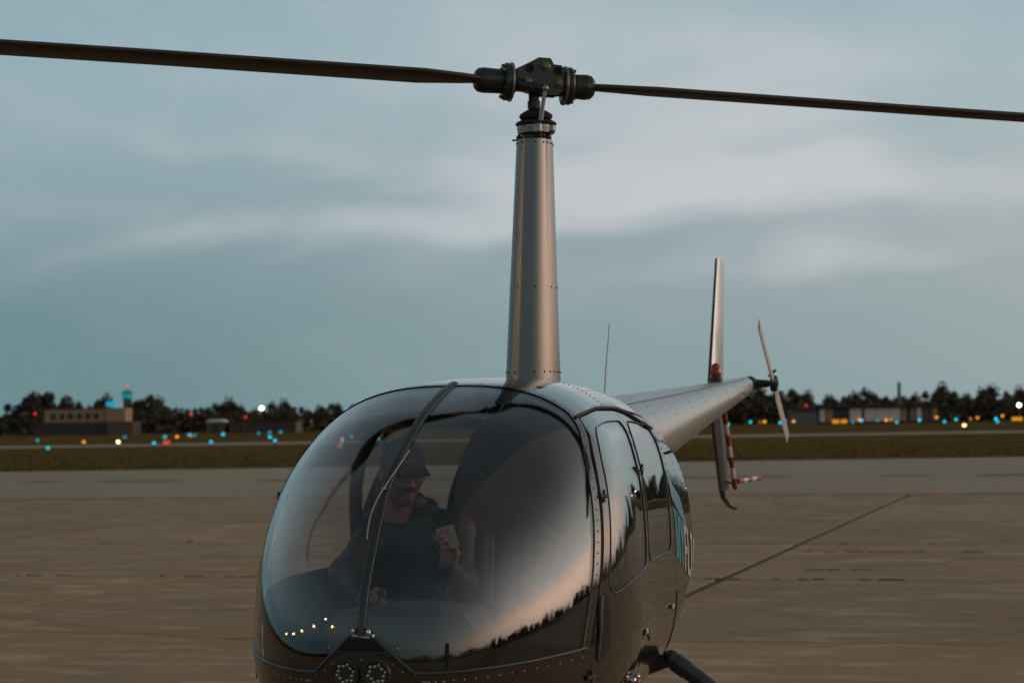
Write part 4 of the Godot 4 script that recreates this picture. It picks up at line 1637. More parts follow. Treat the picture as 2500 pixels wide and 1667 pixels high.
	for s in [-1.0, 1.0]:
		var root := begin()
		var rx := 0.148 if s < 0 else 0.132
		var end := 0.283 if s < 0 else 0.24
		var ax: Vector3 = T.basis.x * s
		add_lathe(root, [Vector2(0.04, 0.1), Vector2(0.05, 0.11), Vector2(0.054, end - 0.04), Vector2(0.05, end - 0.018), Vector2(0.036, end - 0.004), Vector2(0.02, end)], T.origin, ax, 24)
		var rp := part("blade_root", root, M.hub, heli)
		var ring := begin()
		add_lathe(ring, [Vector2(0.045, rx - 0.038), Vector2(0.066, rx - 0.034), Vector2(0.078, rx - 0.02), Vector2(0.08, rx), Vector2(0.074, rx + 0.008), Vector2(0.05, rx + 0.012)], T.origin, ax, 28)
		part("bearing_housing", ring, M.hub, rp)
		var fr := frame_of(ax)
		for k in 12:
			var a := TAU * k / 12
			var nb := begin()
			add_tube(nb, [T.origin + ax * (rx - 0.002) + (fr.x * cos(a) + fr.y * sin(a)) * 0.068, T.origin + ax * (rx + 0.017) + (fr.x * cos(a) + fr.y * sin(a)) * 0.068], [0.0068], 6)
			part("nut", nb, M.dark_metal, rp)
		var band := begin()
		add_lathe(band, [Vector2(0.079, rx - 0.03), Vector2(0.083, rx - 0.028), Vector2(0.083, rx - 0.02), Vector2(0.079, rx - 0.018)], T.origin, ax, 28)
		part("clamp_band", band, M.satin_metal, rp)
		# blade: chord set flat with a little pitch, root stub first
		var bl := begin()
		var pitch := 0.055 if s < 0 else -0.045
		var cd := (T.basis.z * cos(pitch) + T.basis.y * sin(pitch))
		var td := (T.basis.y * cos(pitch) - T.basis.z * sin(pitch))
		var sc := []
		for q in [[end - 0.03, 0.1, 0.03], [end + 0.05, 0.17, 0.031], [0.5, 0.254, 0.035], [1.6, 0.254, 0.034], [3.2, 0.254, 0.034], [5.03, 0.254, 0.032]]:
			var c: Vector3 = T.origin + ax * float(q[0]) + Vector3(0, -0.0035 * q[0] * q[0] * (0.4 if s < 0 else -0.2), 0)
			sc.append([c + cd * float(q[1]) * 0.45, c - cd * float(q[1]) * 0.55, q[2], td])
		add_airfoil(bl, sc, 10)
		part("main_rotor_blade", bl, M.blade, heli)
		# pitch horn and link
		var horn := begin()
		var hb := T * Vector3(s * 0.105, -0.01, 0.03 * -s)
		var ht := T * Vector3(s * -0.004 + 0.004, -0.03, 0.085 * -s)
		add_tube(horn, [hb, hb.lerp(ht, 0.6) + Vector3(0, -0.004, 0), ht], [0.03, 0.02, 0.011], 10)
		part("pitch_horn", horn, M.hub, rp)
		var lk := begin()
		var foot: Vector3 = sx + T.basis.z * (0.07 * -s) + Vector3(0, 2.985, 0)
		add_tube(lk, [ht, ht.lerp(foot, 0.55), ht.lerp(foot, 0.56), foot], [0.0088, 0.0088, 0.011, 0.011], 12)
		add_ball(lk, ht, Vector3(0.016, 0.016, 0.016), 8, 10)
		add_ball(lk, foot, Vector3(0.015, 0.015, 0.015), 8, 10)
		part("pitch_link", lk, M.satin_metal, heli)

func cone_at(s: float) -> Vector3:
	return Vector3(0, 1.60 + 0.0784 * (s - 1.0), -s)

func cone_r(s: float) -> float:
	return pchip([0.8, 1.0, 2.8, 3.88, 5.35, 5.65], [0.25, 0.245, 0.17, 0.127, 0.075, 0.066], s)

func build_tail() -> void:
	var tc := begin()
	var P := []
	var N := []
	for i in 49:
		var s := lerpf(0.9, 5.65, i / 48.0)
		var c := cone_at(s)
		var r := cone_r(s)
		var rp := []
		var rn := []
		for k in 37:
			var a := TAU * k / 36
			var d := Vector3(sin(a), cos(a), 0)
			rp.append(c + d * r)
			rn.append((d + Vector3(0, 0, -0.04)).normalized())
		P.append(rp)
		N.append(rn)
	var e := cone_at(5.65)
	for q in [[0.055, 0.012], [0.03, 0.022], [0.0, 0.025]]:
		var rp := []
		var rn := []
		for k in 37:
			var a := TAU * k / 36
			rp.append(e + Vector3(sin(a), cos(a), 0) * float(q[0]) + Vector3(0, 0, -q[1]))
			rn.append((Vector3(sin(a), cos(a), 0) * float(q[0]) * 12.0 + Vector3(0, 0, -1)).normalized())
		P.append(rp)
		N.append(rn)
	add_grid(tc, P, N)
	var tail := part("tail_cone", tc, M.silver_dull, heli)
	for s in [1.65, 2.25, 2.85, 3.4, 3.9, 4.35, 4.8, 5.2]:
		var pts := []
		var nrm := []
		for k in 30:
			var a := TAU * (k + 0.5) / 30
			var d := Vector3(sin(a), cos(a), 0)
			pts.append(cone_at(s) + d * cone_r(s))
			nrm.append(d)
		rivets(tail, pts, nrm, 0.0038, M.hole_shade_and_rivet)
	var seam := begin()
	for a in [0.55, 2.5]:
		var sp := []
		for k in 20:
			var s := lerpf(1.2, 5.5, k / 19.0)
			sp.append(cone_at(s) + Vector3(sin(a), cos(a), 0) * cone_r(s))
		add_tube(seam, sp, [0.003], 6)
	part("lap_seam", seam, M.frame, tail)
	# warning decal near the end of the cone
	var dc := begin()
	var DP := []
	var DN := []
	for i in 3:
		var s := 5.0 + i * 0.055
		var rp := []
		var rn := []
		for k in 6:
			var a := 1.55 + k * 0.16
			var d := Vector3(sin(a), cos(a), 0)
			rp.append(cone_at(s) + d * (cone_r(s) + 0.002))
			rn.append(d)
		DP.append(rp)
		DN.append(rn)
	add_grid(dc, DP, DN)
	var dec := part("warning_decal", dc, M.white_paint, tail)
	var db := begin()
	for b in [[1.55, 1.75], [2.0, 2.08], [2.2, 2.35]]:
		var bp := []
		var bn := []
		for i in 2:
			var rp := []
			var rn := []
			for k in 4:
				var a := lerpf(b[0], b[1], k / 3.0)
				var d := Vector3(sin(a), cos(a), 0)
				rp.append(cone_at(5.0 + i * 0.11) + d * (cone_r(5.0 + i * 0.11) + 0.004))
				rn.append(d)
			bp.append(rp)
			bn.append(rn)
		add_grid(db, bp, bn)
	part("red_bars", db, M.red_paint, dec)
	# beacon
	var bc := cone_at(4.55) + Vector3(0, cone_r(4.55) - 0.004, 0)
	var bb := begin()
	add_lathe(bb, [Vector2(0.045, -0.01), Vector2(0.035, 0.012), Vector2(0.037, 0.016), Vector2(0.037, 0.032), Vector2(0.03, 0.034)], bc, Vector3.UP, 20)
	var beacon := part("beacon", bb, M.dark_metal, heli)
	var bl := begin()
	add_lathe(bl, [Vector2(0.03, 0.034), Vector2(0.034, 0.06), Vector2(0.033, 0.085), Vector2(0.026, 0.108), Vector2(0.012, 0.12), Vector2(0.0, 0.122)], bc, Vector3.UP, 20)
	part("red_dome", bl, M.red_lens, beacon)
	# fins stand on the starboard side of the cone
	var uf := begin()
	add_airfoil(uf, [[Vector3(-0.075, 1.84, -4.68), Vector3(-0.075, 1.84, -5.26), 0.06, Vector3.RIGHT], [Vector3(-0.078, 2.1, -4.8), Vector3(-0.078, 2.1, -5.3), 0.055, Vector3.RIGHT], [Vector3(-0.08, 2.80, -5.115), Vector3(-0.08, 2.765, -5.4), 0.036, Vector3.RIGHT]], 12)
	var fin := part("upper_fin", uf, M.silver_dull, heli)
	var le := begin()
	add_tube(le, [Vector3(-0.079, 1.95, -4.728), Vector3(-0.078, 2.1, -4.797), Vector3(-0.08, 2.79, -5.115)], [0.009, 0.009, 0.007], 8)
	part("leading_edge_strip", le, M.rubber, fin)
	var lf := begin()
	add_airfoil(lf, [[Vector3(-0.075, 1.86, -4.72), Vector3(-0.075, 1.86, -5.24), 0.05, Vector3.RIGHT], [Vector3(-0.08, 1.28, -5.1), Vector3(-0.08, 1.275, -5.45), 0.04, Vector3.RIGHT]], 12)
	part("lower_fin", lf, M.paint_dull, heli)
	var hs := begin()
	add_airfoil(hs, [[Vector3(-0.05, 1.87, -4.55), Vector3(-0.05, 1.87, -4.95), 0.045, Vector3.UP], [Vector3(-0.62, 1.88, -4.6), Vector3(-0.62, 1.88, -4.92), 0.035, Vector3.UP]], 10)
	part("horizontal_stabilizer", hs, M.silver_dull, heli)
	# tail skid
	var sk := begin()
	add_tube(sk, [Vector3(-0.08, 1.3, -5.16), Vector3(-0.08, 1.24, -5.2), Vector3(-0.07, 1.18, -5.36), Vector3(-0.062, 1.155, -5.52)], [0.02, 0.018, 0.016, 0.018], 12)
	add_ball(sk, Vector3(-0.06, 1.158, -5.54), Vector3(0.024, 0.018, 0.03), 8, 10)
	part("tail_skid", sk, M.paint_dull, heli)
	# striped guard rails
	var rails := [[Vector3(-0.02, 1.79, -4.95), Vector3(-0.01, 1.29, -5.28)], [Vector3(0.0, 1.335, -5.32), Vector3(0.06, 1.342, -5.88)]]
	var counts := [7, 5]
	for r in 2:
		var a: Vector3 = rails[r][0]
		var b: Vector3 = rails[r][1]
		var g := begin()
		add_tube(g, [a, b], [0.0155], 12)
		var rail := part("tail_guard", g, M.white_paint, heli)
		for k in range(0, counts[r], 2):
			var rb := begin()
			add_tube(rb, [a.lerp(b, float(k) / counts[r]), a.lerp(b, float(k + 1) / counts[r])], [0.0172], 12)
			part("red_band", rb, M.red_paint, rail)
	var br := begin()
	add_tube(br, [Vector3(-0.08, 1.36, -5.2), Vector3(0.0, 1.3, -5.3)], [0.008], 8)
	add_tube(br, [Vector3(-0.08, 1.32, -5.2), Vector3(0.0, 1.34, -5.34)], [0.007], 8)
	part("guard_bracket", br, M.satin_metal, heli)
	# tail gearbox and rotor
	var gx := cone_at(5.9)
	var gb := begin()
	add_tube(gb, [e, e + Vector3(0, 0, -0.1), gx], [0.045, 0.04, 0.045], 14)
	add_ball(gb, gx, Vector3(0.06, 0.055, 0.06), 8, 12)
	add_tube(gb, [gx, gx + Vector3(0.13, 0, 0)], [0.035, 0.025], 12)
	add_tube(gb, [e + Vector3(0.02, -0.06, 0.02), e + Vector3(0.03, -0.07, -0.15)], [0.005], 6)
	part("tail_gearbox", gb, M.dark_metal, heli)
	var th := begin()
	var hc := gx + Vector3(0.17, 0, 0)
	add_tube(th, [gx + Vector3(0.1, 0, 0), hc + Vector3(0.03, 0, 0)], [0.022, 0.02], 12)
	add_box(th, hc, Vector3(0.05, 0.09, 0.09), Basis(Vector3.RIGHT, 0.6), 0.012)
	add_tube(th, [hc + Vector3(-0.03, 0.05, 0.03), hc + Vector3(0.02, 0.09, 0.06)], [0.01], 8)
	part("tail_rotor_hub", th, M.dark_metal, heli)
	for s in [-1.0, 1.0]:
		var d: Vector3 = Vector3(0, 0.5, 0.866) * s
		var cdir := Vector3(0.03, -0.866 * s, 0.5 * s).normalized()
		var tdir: Vector3 = d.cross(cdir).normalized()
		var tb := begin()
		var sec := []
		for q in [[0.05, 0.05, 0.02], [0.14, 0.1, 0.016], [0.735, 0.1, 0.014]]:
			var c: Vector3 = hc + d * float(q[0])
			sec.append([c + cdir * float(q[1]) * 0.4, c - cdir * float(q[1]) * 0.6, q[2], tdir])
		add_airfoil(tb, sec, 8)
		part("tail_rotor_blade", tb, M.pale_metal, heli)

func build_gear() -> void:
	for z in [-0.32, 1.12]:
		for s in [-1.0, 1.0]:
			var w := 0.0 if z < 0 else 0.1
			var ct := begin()
			add_tube(ct, [Vector3(s * 0.2, 0.615, z + 0.02), Vector3(s * (0.36 + w), 0.675, z), Vector3(s * (0.505 + w), 0.73, z)], [0.031, 0.031, 0.031], 18)
			add_ball(ct, Vector3(s * (0.505 + w), 0.728, z), Vector3(0.04, 0.04, 0.04), 10, 16)
			var tube := part("cross_tube", ct, M.paint_dull, heli)
			var lg := begin()
			add_tube(lg, [Vector3(s * (0.505 + w), 0.729, z), Vector3(s * (0.62 + w), 0.648, z), Vector3(s * (0.8 + w), 0.505, z), Vector3(s * 1.0, 0.25, z), Vector3(s * 1.09, 0.06, z)], [0.038, 0.038, 0.038, 0.038, 0.038], 18)
			part("skid_leg", lg, M.gear, heli)
			var cf := begin()
			var ld := Vector3(s * 0.115, -0.081, 0).normalized()
			add_lathe(cf, [Vector2(0.038, 0.0), Vector2(0.042, 0.002), Vector2(0.042, 0.06), Vector2(0.038, 0.063)], Vector3(s * (0.505 + w), 0.729, z) + ld * 0.02, ld, 18)
			part("elbow_collar", cf, M.gear, tube)
	for s in [-1.0, 1.0]:
		var sk := begin()
		add_tube(sk, [Vector3(s * 1.09, 0.035, -1.1), Vector3(s * 1.09, 0.035, 1.7), Vector3(s * 1.09, 0.08, 1.95), Vector3(s * 1.09, 0.2, 2.15)], [0.035], 14)
		part("skid", sk, M.gear, heli)
	# footstep just below the port door
	var fs2 := begin()
	add_tube(fs2, [Vector3(0.4, 0.56, -0.16), Vector3(0.5, 0.5, -0.14), Vector3(0.56, 0.46, -0.12)], [0.012], 8)
	part("footstep", fs2, M.dark_metal, heli)

func build_heli() -> void:
	heli = thing("helicopter", "dark glossy small helicopter parked on the concrete with pilot aboard", "helicopter")
	heli.rotation.y = heli_turn
	build_cabin()
	build_interior()
	build_rotor()
	build_tail()
	build_gear()

# ------------------------------------------------------------------ the pilot
func cap_d(p: Vector3, a: Vector3, b: Vector3, ra: float, rb: float) -> float:
	var ba := b - a
	var h := clampf((p - a).dot(ba) / ba.length_squared(), 0, 1)
	return (p - a - ba * h).length() - lerpf(ra, rb, h)

func ell_d(p: Vector3, c: Vector3, r: Vector3) -> float:
	var q := (p - c) / r
	var l := q.length()
	return (l - 1.0) * minf(r.x, minf(r.y, r.z)) if l < 0.3 else l * (l - 1.0) / (q / r).length()

func smin(a: float, b: float, k: float) -> float:
	var h := maxf(k - absf(a - b), 0.0) / k
	return minf(a, b) - h * h * k * 0.25

# surface nets: one vertex per crossed cell, one quad per crossed edge
func nets(st: SurfaceTool, lo: Vector3, hi: Vector3, cell: float, f: Callable, xf: Transform3D, col: Callable) -> void:
	var n := Vector3i(((hi - lo) / cell).ceil()) + Vector3i.ONE
	var val := PackedFloat32Array()
	val.resize(n.x * n.y * n.z)
	val.fill(1.0)
	var B := 4
	for bz in range(0, n.z, B):
		for by in range(0, n.y, B):
			for bx in range(0, n.x, B):
				var c: float = f.call(lo + Vector3(bx + 1.5, by + 1.5, bz + 1.5) * cell)
				var far := absf(c) > cell * B * 1.35
				for z in range(bz, mini(bz + B, n.z)):
					for y in range(by, mini(by + B, n.y)):
						for x in range(bx, mini(bx + B, n.x)):
							val[(z * n.y + y) * n.x + x] = c if far else f.call(lo + Vector3(x, y, z) * cell)
	var at := PackedInt32Array()
	at.resize(n.x * n.y * n.z)
	at.fill(-1)
	var V := PackedVector3Array()
	var N := PackedVector3Array()
	var C := PackedColorArray()
	for z in n.z - 1:
		for y in n.y - 1:
			for x in n.x - 1:
				var o := (z * n.y + y) * n.x + x
				var inside := 0
				var v := []
				for k in 8:
					var d := val[o + (k & 1) + ((k >> 1) & 1) * n.x + (k >> 2) * n.x * n.y]
					v.append(d)
					if d < 0.0:
						inside += 1
				if inside == 0 or inside == 8:
					continue
				var sum := Vector3.ZERO
				var cnt := 0
				for e in [[0, 1], [2, 3], [4, 5], [6, 7], [0, 2], [1, 3], [4, 6], [5, 7], [0, 4], [1, 5], [2, 6], [3, 7]]:
					var a: float = v[e[0]]
					var b: float = v[e[1]]
					if (a < 0.0) != (b < 0.0):
						var t := a / (a - b)
						var pa := Vector3(e[0] & 1, (e[0] >> 1) & 1, e[0] >> 2)
						var pb := Vector3(e[1] & 1, (e[1] >> 1) & 1, e[1] >> 2)
						sum += pa.lerp(pb, t)
						cnt += 1
				var p := lo + (Vector3(x, y, z) + sum / cnt) * cell
				var h := cell * 0.5
				var g := Vector3(f.call(p + Vector3(h, 0, 0)) - f.call(p - Vector3(h, 0, 0)), f.call(p + Vector3(0, h, 0)) - f.call(p - Vector3(0, h, 0)), f.call(p + Vector3(0, 0, h)) - f.call(p - Vector3(0, 0, h)))
				at[o] = V.size()
				V.append(xf * p)
				N.append((xf.basis * g).normalized())
				C.append(col.call(p))
	var sx := 1
	var sy := n.x
	var sz := n.x * n.y
	for z in range(1, n.z - 1):
		for y in range(1, n.y - 1):
			for x in range(1, n.x - 1):
				var o := (z * n.y + y) * n.x + x
				for ax in [[sx, sy, sz], [sy, sz, sx], [sz, sx, sy]]:
					if (val[o] < 0.0) == (val[o + ax[0]] < 0.0):
						continue
					var q := [at[o], at[o - ax[1]], at[o - ax[1] - ax[2]], at[o - ax[2]]]
					if q.min() < 0:
						continue
					for t in [[0, 1, 2], [0, 2, 3]]:
						var i: int = q[t[0]]
						var j: int = q[t[1]]
						var k: int = q[t[2]]
						var out := (V[j] - V[i]).cross(V[k] - V[i]).dot(N[i] + N[j] + N[k]) > 0.0
						for m in ([i, k, j] if out else [i, j, k]):
							st.set_color(C[m])
							st.set_normal(N[m])
							st.add_vertex(V[m])

func chain_d(p: Vector3, bones: Array, k: float) -> float:
	var d := 10.0
	for b in bones:
		d = smin(d, cap_d(p, b[0], b[1], b[2], b[3]), k)
	return d

# bones of a hand: wrist, towards the fingers, palm normal (the way the fingers curl), thumb side
func hand_bones(w: Vector3, d: Vector3, n: Vector3, thumb: Vector3, curl: float) -> Array:
	var out := []
	out.append([w, w + d * 0.03, 0.026, 0.03])
	for i in 4:
		var side := (1.5 - i) * 0.0205
		var root := w + d * (0.082 - absf(i - 1.2) * 0.004) + thumb * side
		out.append([w + d * 0.025 + thumb * side * 0.8, root, 0.017, 0.0125])
		var l: float = [0.042, 0.046, 0.043, 0.033][i]
		var a := root
		var turn := curl * 0.75
		for s in 3:
			var dir := d * cos(turn) + n * sin(turn)
			var b: Vector3 = a + dir * (l * [1.0, 0.68, 0.52][s])
			out.append([a, b, [0.0105, 0.0095, 0.0085][s], [0.0095, 0.0085, 0.0072][s]])
			a = b
			turn += curl
	var t0 := w + d * 0.03 + thumb * 0.026
	var t1 := t0 + (d * 0.6 + thumb * 0.7 + n * 0.35).normalized() * 0.04
	var t2 := t1 + (d * 0.75 + thumb * 0.05 + n * 0.65).normalized() * 0.032
	out.append([w + d * 0.015, t0, 0.02, 0.017])
	out.append([t0, t1, 0.0145, 0.011])
	out.append([t1, t2, 0.011, 0.0085])
	return out

func build_pilot() -> void:
	var base := Vector3(-0.32, 0.62, 0.6)
	var o := thing("person", "pilot in dark jacket and cap seated behind the windshield, looking aside", "person", Basis(Vector3.UP, heli_turn) * base)
	o.rotation.y = heli_turn
	var off := Transform3D(Basis(), -base)
	var st := begin()
	var cloth := Color(0.024, 0.018, 0.014)
	var skin_c := Color(0.2, 0.095, 0.055)
	# trunk, legs, arms
	var rw := Vector3(-0.375, 1.1, 1.17)
	var lw := Vector3(-0.085, 1.215, 1.02)
	var body := [
		[Vector3(-0.32, 0.97, 0.58), Vector3(-0.32, 1.1, 0.575), 0.155, 0.15], [Vector3(-0.32, 1.1, 0.575), Vector3(-0.325, 1.27, 0.6), 0.15, 0.15],
		[Vector3(-0.46, 1.32, 0.62), Vector3(-0.19, 1.32, 0.62), 0.082, 0.082], [Vector3(-0.325, 1.32, 0.625), Vector3(-0.328, 1.43, 0.67), 0.085, 0.06],
		[Vector3(-0.49, 1.325, 0.63), Vector3(-0.525, 1.17, 0.9), 0.075, 0.06], [Vector3(-0.525, 1.17, 0.9), rw, 0.06, 0.036],
		[Vector3(-0.165, 1.325, 0.63), Vector3(-0.09, 1.13, 0.84), 0.075, 0.058], [Vector3(-0.09, 1.13, 0.84), lw, 0.058, 0.036],
		[Vector3(-0.24, 0.975, 0.62), Vector3(-0.21, 1.02, 1.06), 0.095, 0.068], [Vector3(-0.21, 1.02, 1.06), Vector3(-0.2, 0.71, 1.3), 0.066, 0.046], [Vector3(-0.2, 0.69, 1.28), Vector3(-0.2, 0.66, 1.46), 0.046, 0.036],
		[Vector3(-0.4, 0.975, 0.62), Vector3(-0.43, 1.02, 1.06), 0.095, 0.068], [Vector3(-0.43, 1.02, 1.06), Vector3(-0.42, 0.71, 1.3), 0.066, 0.046], [Vector3(-0.42, 0.69, 1.28), Vector3(-0.42, 0.66, 1.46), 0.046, 0.036]]
	var wr := noise(FastNoiseLite.TYPE_SIMPLEX_SMOOTH, 11.0, 2, 3)
	nets(st, Vector3(-0.66, 0.6, 0.38), Vector3(0.02, 1.5, 1.54), 0.015, func(p): return chain_d(p, body, 0.05) + wr.get_noise_3dv(p) * 0.006, off, func(_p): return cloth)
	# hands: the right one closed on the stick, the left one on the card
	var d1 := Vector3(0.55, -0.2, 0.25).normalized()
	var rh := hand_bones(rw, d1, Vector3(0.1, -0.35, -0.9).normalized(), Vector3(0.15, 0.85, -0.2).normalized(), 0.75)
	nets(st, rw - Vector3(0.1, 0.16, 0.14), rw + Vector3(0.16, 0.1, 0.12), 0.005, func(p): return chain_d(p, rh, 0.008), off, func(_p): return skin_c)
	var d2 := Vector3(0.35, 0.75, 0.3).normalized()
	var lh := hand_bones(lw, d2, Vector3(-0.5, 0.1, 0.6).normalized(), Vector3(-0.7, 0.5, -0.4).normalized(), 0.85)
	nets(st, lw - Vector3(0.12, 0.06, 0.1), lw + Vector3(0.14, 0.17, 0.16), 0.005, func(p): return chain_d(p, lh, 0.008), off, func(_p): return skin_c)
	# head, turned to port and tipped a little down
	var hb := Basis(Vector3.UP, 0.6) * Basis(Vector3.RIGHT, 0.14)
	var hx := off * Transform3D(hb, Vector3(-0.335, 1.556, 0.76))
	var hair := Color(0.02, 0.014, 0.01)
	var stub := Color(0.1, 0.052, 0.034)
	var lip := Color(0.17, 0.07, 0.05)
	var head := func(p: Vector3) -> float:
		var q := Vector3(absf(p.x), p.y, p.z)
		var d := smin(ell_d(p, Vector3(0, 0.028, -0.014), Vector3(0.077, 0.096, 0.097)), ell_d(p, Vector3(0, -0.055, 0.022), Vector3(0.057, 0.06, 0.062)), 0.04)
		d = smin(d, cap_d(q, Vector3(0, 0.02, 0.08), Vector3(0.04, 0.018, 0.066), 0.012, 0.011), 0.02)
		d = maxf(d, -(q - Vector3(0.032, 0.0, 0.094)).length() + 0.017)
		d = smin(d, (q - Vector3(0.032, -0.001, 0.071)).length() - 0.013, 0.006)
		d = smin(d, cap_d(p, Vector3(0, 0.008, 0.084), Vector3(0, -0.03, 0.102), 0.008, 0.012), 0.012)
		d = smin(d, ell_d(q, Vector3(0.011, -0.036, 0.09), Vector3(0.01, 0.008, 0.01)), 0.008)
		d = smin(d, cap_d(q, Vector3(0, -0.061, 0.084), Vector3(0.022, -0.064, 0.074), 0.007, 0.004), 0.006)
		d = smin(d, cap_d(q, Vector3(0, -0.073, 0.081), Vector3(0.018, -0.071, 0.073), 0.0075, 0.004), 0.006)
		d = smin(d, (p - Vector3(0, -0.1, 0.064)).length() - 0.022, 0.025)
		d = smin(d, ell_d(q, Vector3(0.046, -0.022, 0.06), Vector3(0.018, 0.016, 0.016)), 0.02)
		d = smin(d, maxf(ell_d(q, Vector3(0.083, -0.004, -0.012), Vector3(0.012, 0.034, 0.021)), -ell_d(q, Vector3(0.092, -0.002, -0.006), Vector3(0.007, 0.02, 0.011))), 0.006)
		d = smin(d, cap_d(p, Vector3(0, -0.07, -0.025), Vector3(0.0, -0.19, -0.055), 0.053, 0.06), 0.03)
		return d
	nets(st, Vector3(-0.105, -0.2, -0.135), Vector3(0.105, 0.14, 0.13), 0.0042, head, hx, func(p: Vector3):
		if absf(p.x) < 0.024 and p.y < -0.058 and p.y > -0.082 and p.z > 0.07:
			return lip
		if p.y < -0.042 and p.z > 0.0 and p.y > -0.13 and absf(p.x) + p.z * 0.2 > 0.0 and not (absf(p.x) < 0.014 and p.y > -0.048):
			return stub
		if p.z < -0.02 and p.y > -0.06 and absf(p.x) < 0.079 or p.y > 0.06:
			return hair
		return skin_c)
	var skin_m := mat(Color.WHITE, 0.62)
	skin_m.vertex_color_use_as_albedo = true
	part("body", st, skin_m, o)
	# moustache
	var ms := begin()
	for s in [-1.0, 1.0]:
		add_tube(ms, [hx * Vector3(0, -0.05, 0.096), hx * Vector3(s * 0.016, -0.052, 0.092), hx * Vector3(s * 0.03, -0.062, 0.08)], [0.008, 0.0075, 0.003], 8)
	part("moustache", ms, M.hair, o)
	for s in [-1.0, 1.0]:
		var eb := begin()
		add_tube(eb, [hx * Vector3(s * 0.014, 0.02, 0.096), hx * Vector3(s * 0.03, 0.026, 0.091), hx * Vector3(s * 0.048, 0.018, 0.076)], [0.004, 0.0045, 0.002], 6)
		part("eyebrow", eb, M.hair, o)
		var ey := begin()
		add_ball(ey, hx * Vector3(s * 0.032, -0.001, 0.0735), Vector3.ONE * 0.0115, 8, 10)
		var eye := part("eye", ey, M.eye_white, o)
		var ir := begin()
		add_ball(ir, hx * Vector3(s * 0.033, -0.002, 0.0815), Vector3.ONE * 0.005, 6, 8)
		part("iris", ir, M.hair, eye)
	# cap
	var cp := begin()
	var c := Vector3(0, 0.036, -0.012)
	var r := Vector3(0.087, 0.104, 0.108)
	var P := []
	var N := []
	for i in 13:
		var e := deg_to_rad(lerpf(-6, 90, i / 12.0))
		var rp := []
		var rn := []
		for k in 33:
			var a := TAU * k / 32
			var u := Vector3(cos(e) * sin(a), sin(e), cos(e) * cos(a))
			rp.append(hx * (c + u * r))
			rn.append((hx.basis * (u / r)).normalized())
		P.append(rp)
		N.append(rn)
	add_grid(cp, P, N)
	add_ball(cp, hx * (c + Vector3(0, 0.105, 0)), Vector3.ONE * 0.007, 6, 8)
	var cap := part("cap", cp, M.cap, o)
	var bm := begin()
	for lift in [0.0, -0.004]:
		P = []
		N = []
		for i in 9:
			var rp := []
			var rn := []
			for k in 17:
				var a := deg_to_rad(lerpf(-62, 62, k / 16.0))
				var rim := c + Vector3(sin(a) * 0.088, 0.0, cos(a) * 0.108)
				var outp := rim + Vector3(sin(a) * 0.012, 0, 0.07 * pow(cos(a), 0.7)) * (i / 8.0)
				outp.y += -0.006 - 0.022 * (sin(a) * sin(a)) * (i / 8.0) - 0.012 * (i / 8.0) + lift
				rp.append(hx * outp)
				rn.append(hx.basis * Vector3(0, 1 if lift == 0.0 else -1, 0.2).normalized())
			P.append(rp)
			N.append(rn)
		add_grid(bm, P, N)
	part("cap_brim", bm, M.cap, cap)
	var lg := begin()
	for t in text_tris("MYFLIGHT", 0.011):
		var q := []
		for v in t:
			var a: float = (v.x - 0.028) / 0.1
			var y: float = v.y + 0.012
			var e := asin(clampf(y / 0.104, -1, 1))
			var u := Vector3(cos(e) * sin(a), sin(e), cos(e) * cos(a))
			q.append(hx * (c + u * (r + Vector3.ONE * 0.002)))
		tri(lg, q[0], q[1], q[2], hx.basis.z, hx.basis.z, hx.basis.z)
	part("cap_lettering", lg, M.cap_print, cap)
	var sq := begin()
	var sp := []
	for v in [Vector2(-0.014, 0.036), Vector2(-0.006, 0.035), Vector2(0.0, 0.031), Vector2(0.008, 0.031), Vector2(0.018, 0.0305)]:
		var a: float = v.x / 0.1
		var e := asin(float(v.y) / 0.104)
		sp.append(hx * (c + Vector3(cos(e) * sin(a), sin(e), cos(e) * cos(a)) * (r + Vector3.ONE * 0.001)))
	add_tube(sq, sp, [0.0012], 6)
	part("cap_emblem", sq, M.cap_print, cap)
	# collar
	var cl := begin()
	var col := []
	for k in 20:
		var a := deg_to_rad(lerpf(25, 335, k / 19.0))
		col.append(off * (Vector3(-0.327, 1.405, 0.655) + Vector3(sin(a) * 0.078, 0.012 - 0.02 * cos(a), cos(a) * 0.078)))
	add_tube(cl, col, [0.012, 0.018, 0.02, 0.02, 0.02], 8)
	part("collar", cl, M.cap, o)
	# card held up in his left hand
	var card := thing("checklist_card", "pale printed card held up in the pilot's hand", "card", Basis(Vector3.UP, heli_turn) * Vector3(-0.06, 1.325, 1.085))
	card.rotation = Vector3(-0.35, heli_turn + 0.35, 0.25)
	var cs := begin()
	add_box(cs, Vector3.ZERO, Vector3(0.07, 0.085, 0.002))
	part("sheet", cs, M.paper, card)
	var pr := begin()
	for k in 8:
		add_box(pr, Vector3(-0.004, 0.03 - k * 0.008, 0.0014), Vector3(0.034 + 0.012 * sin(k * 2.1), 0.0028, 0.0006))
	part("printed_lines", pr, M.print, card)

# ------------------------------------------------------------------ scene
var heli_turn := deg_to_rad(-15.1)
var spots := noise(FastNoiseLite.TYPE_SIMPLEX_SMOOTH, 0.05, 3, 17)

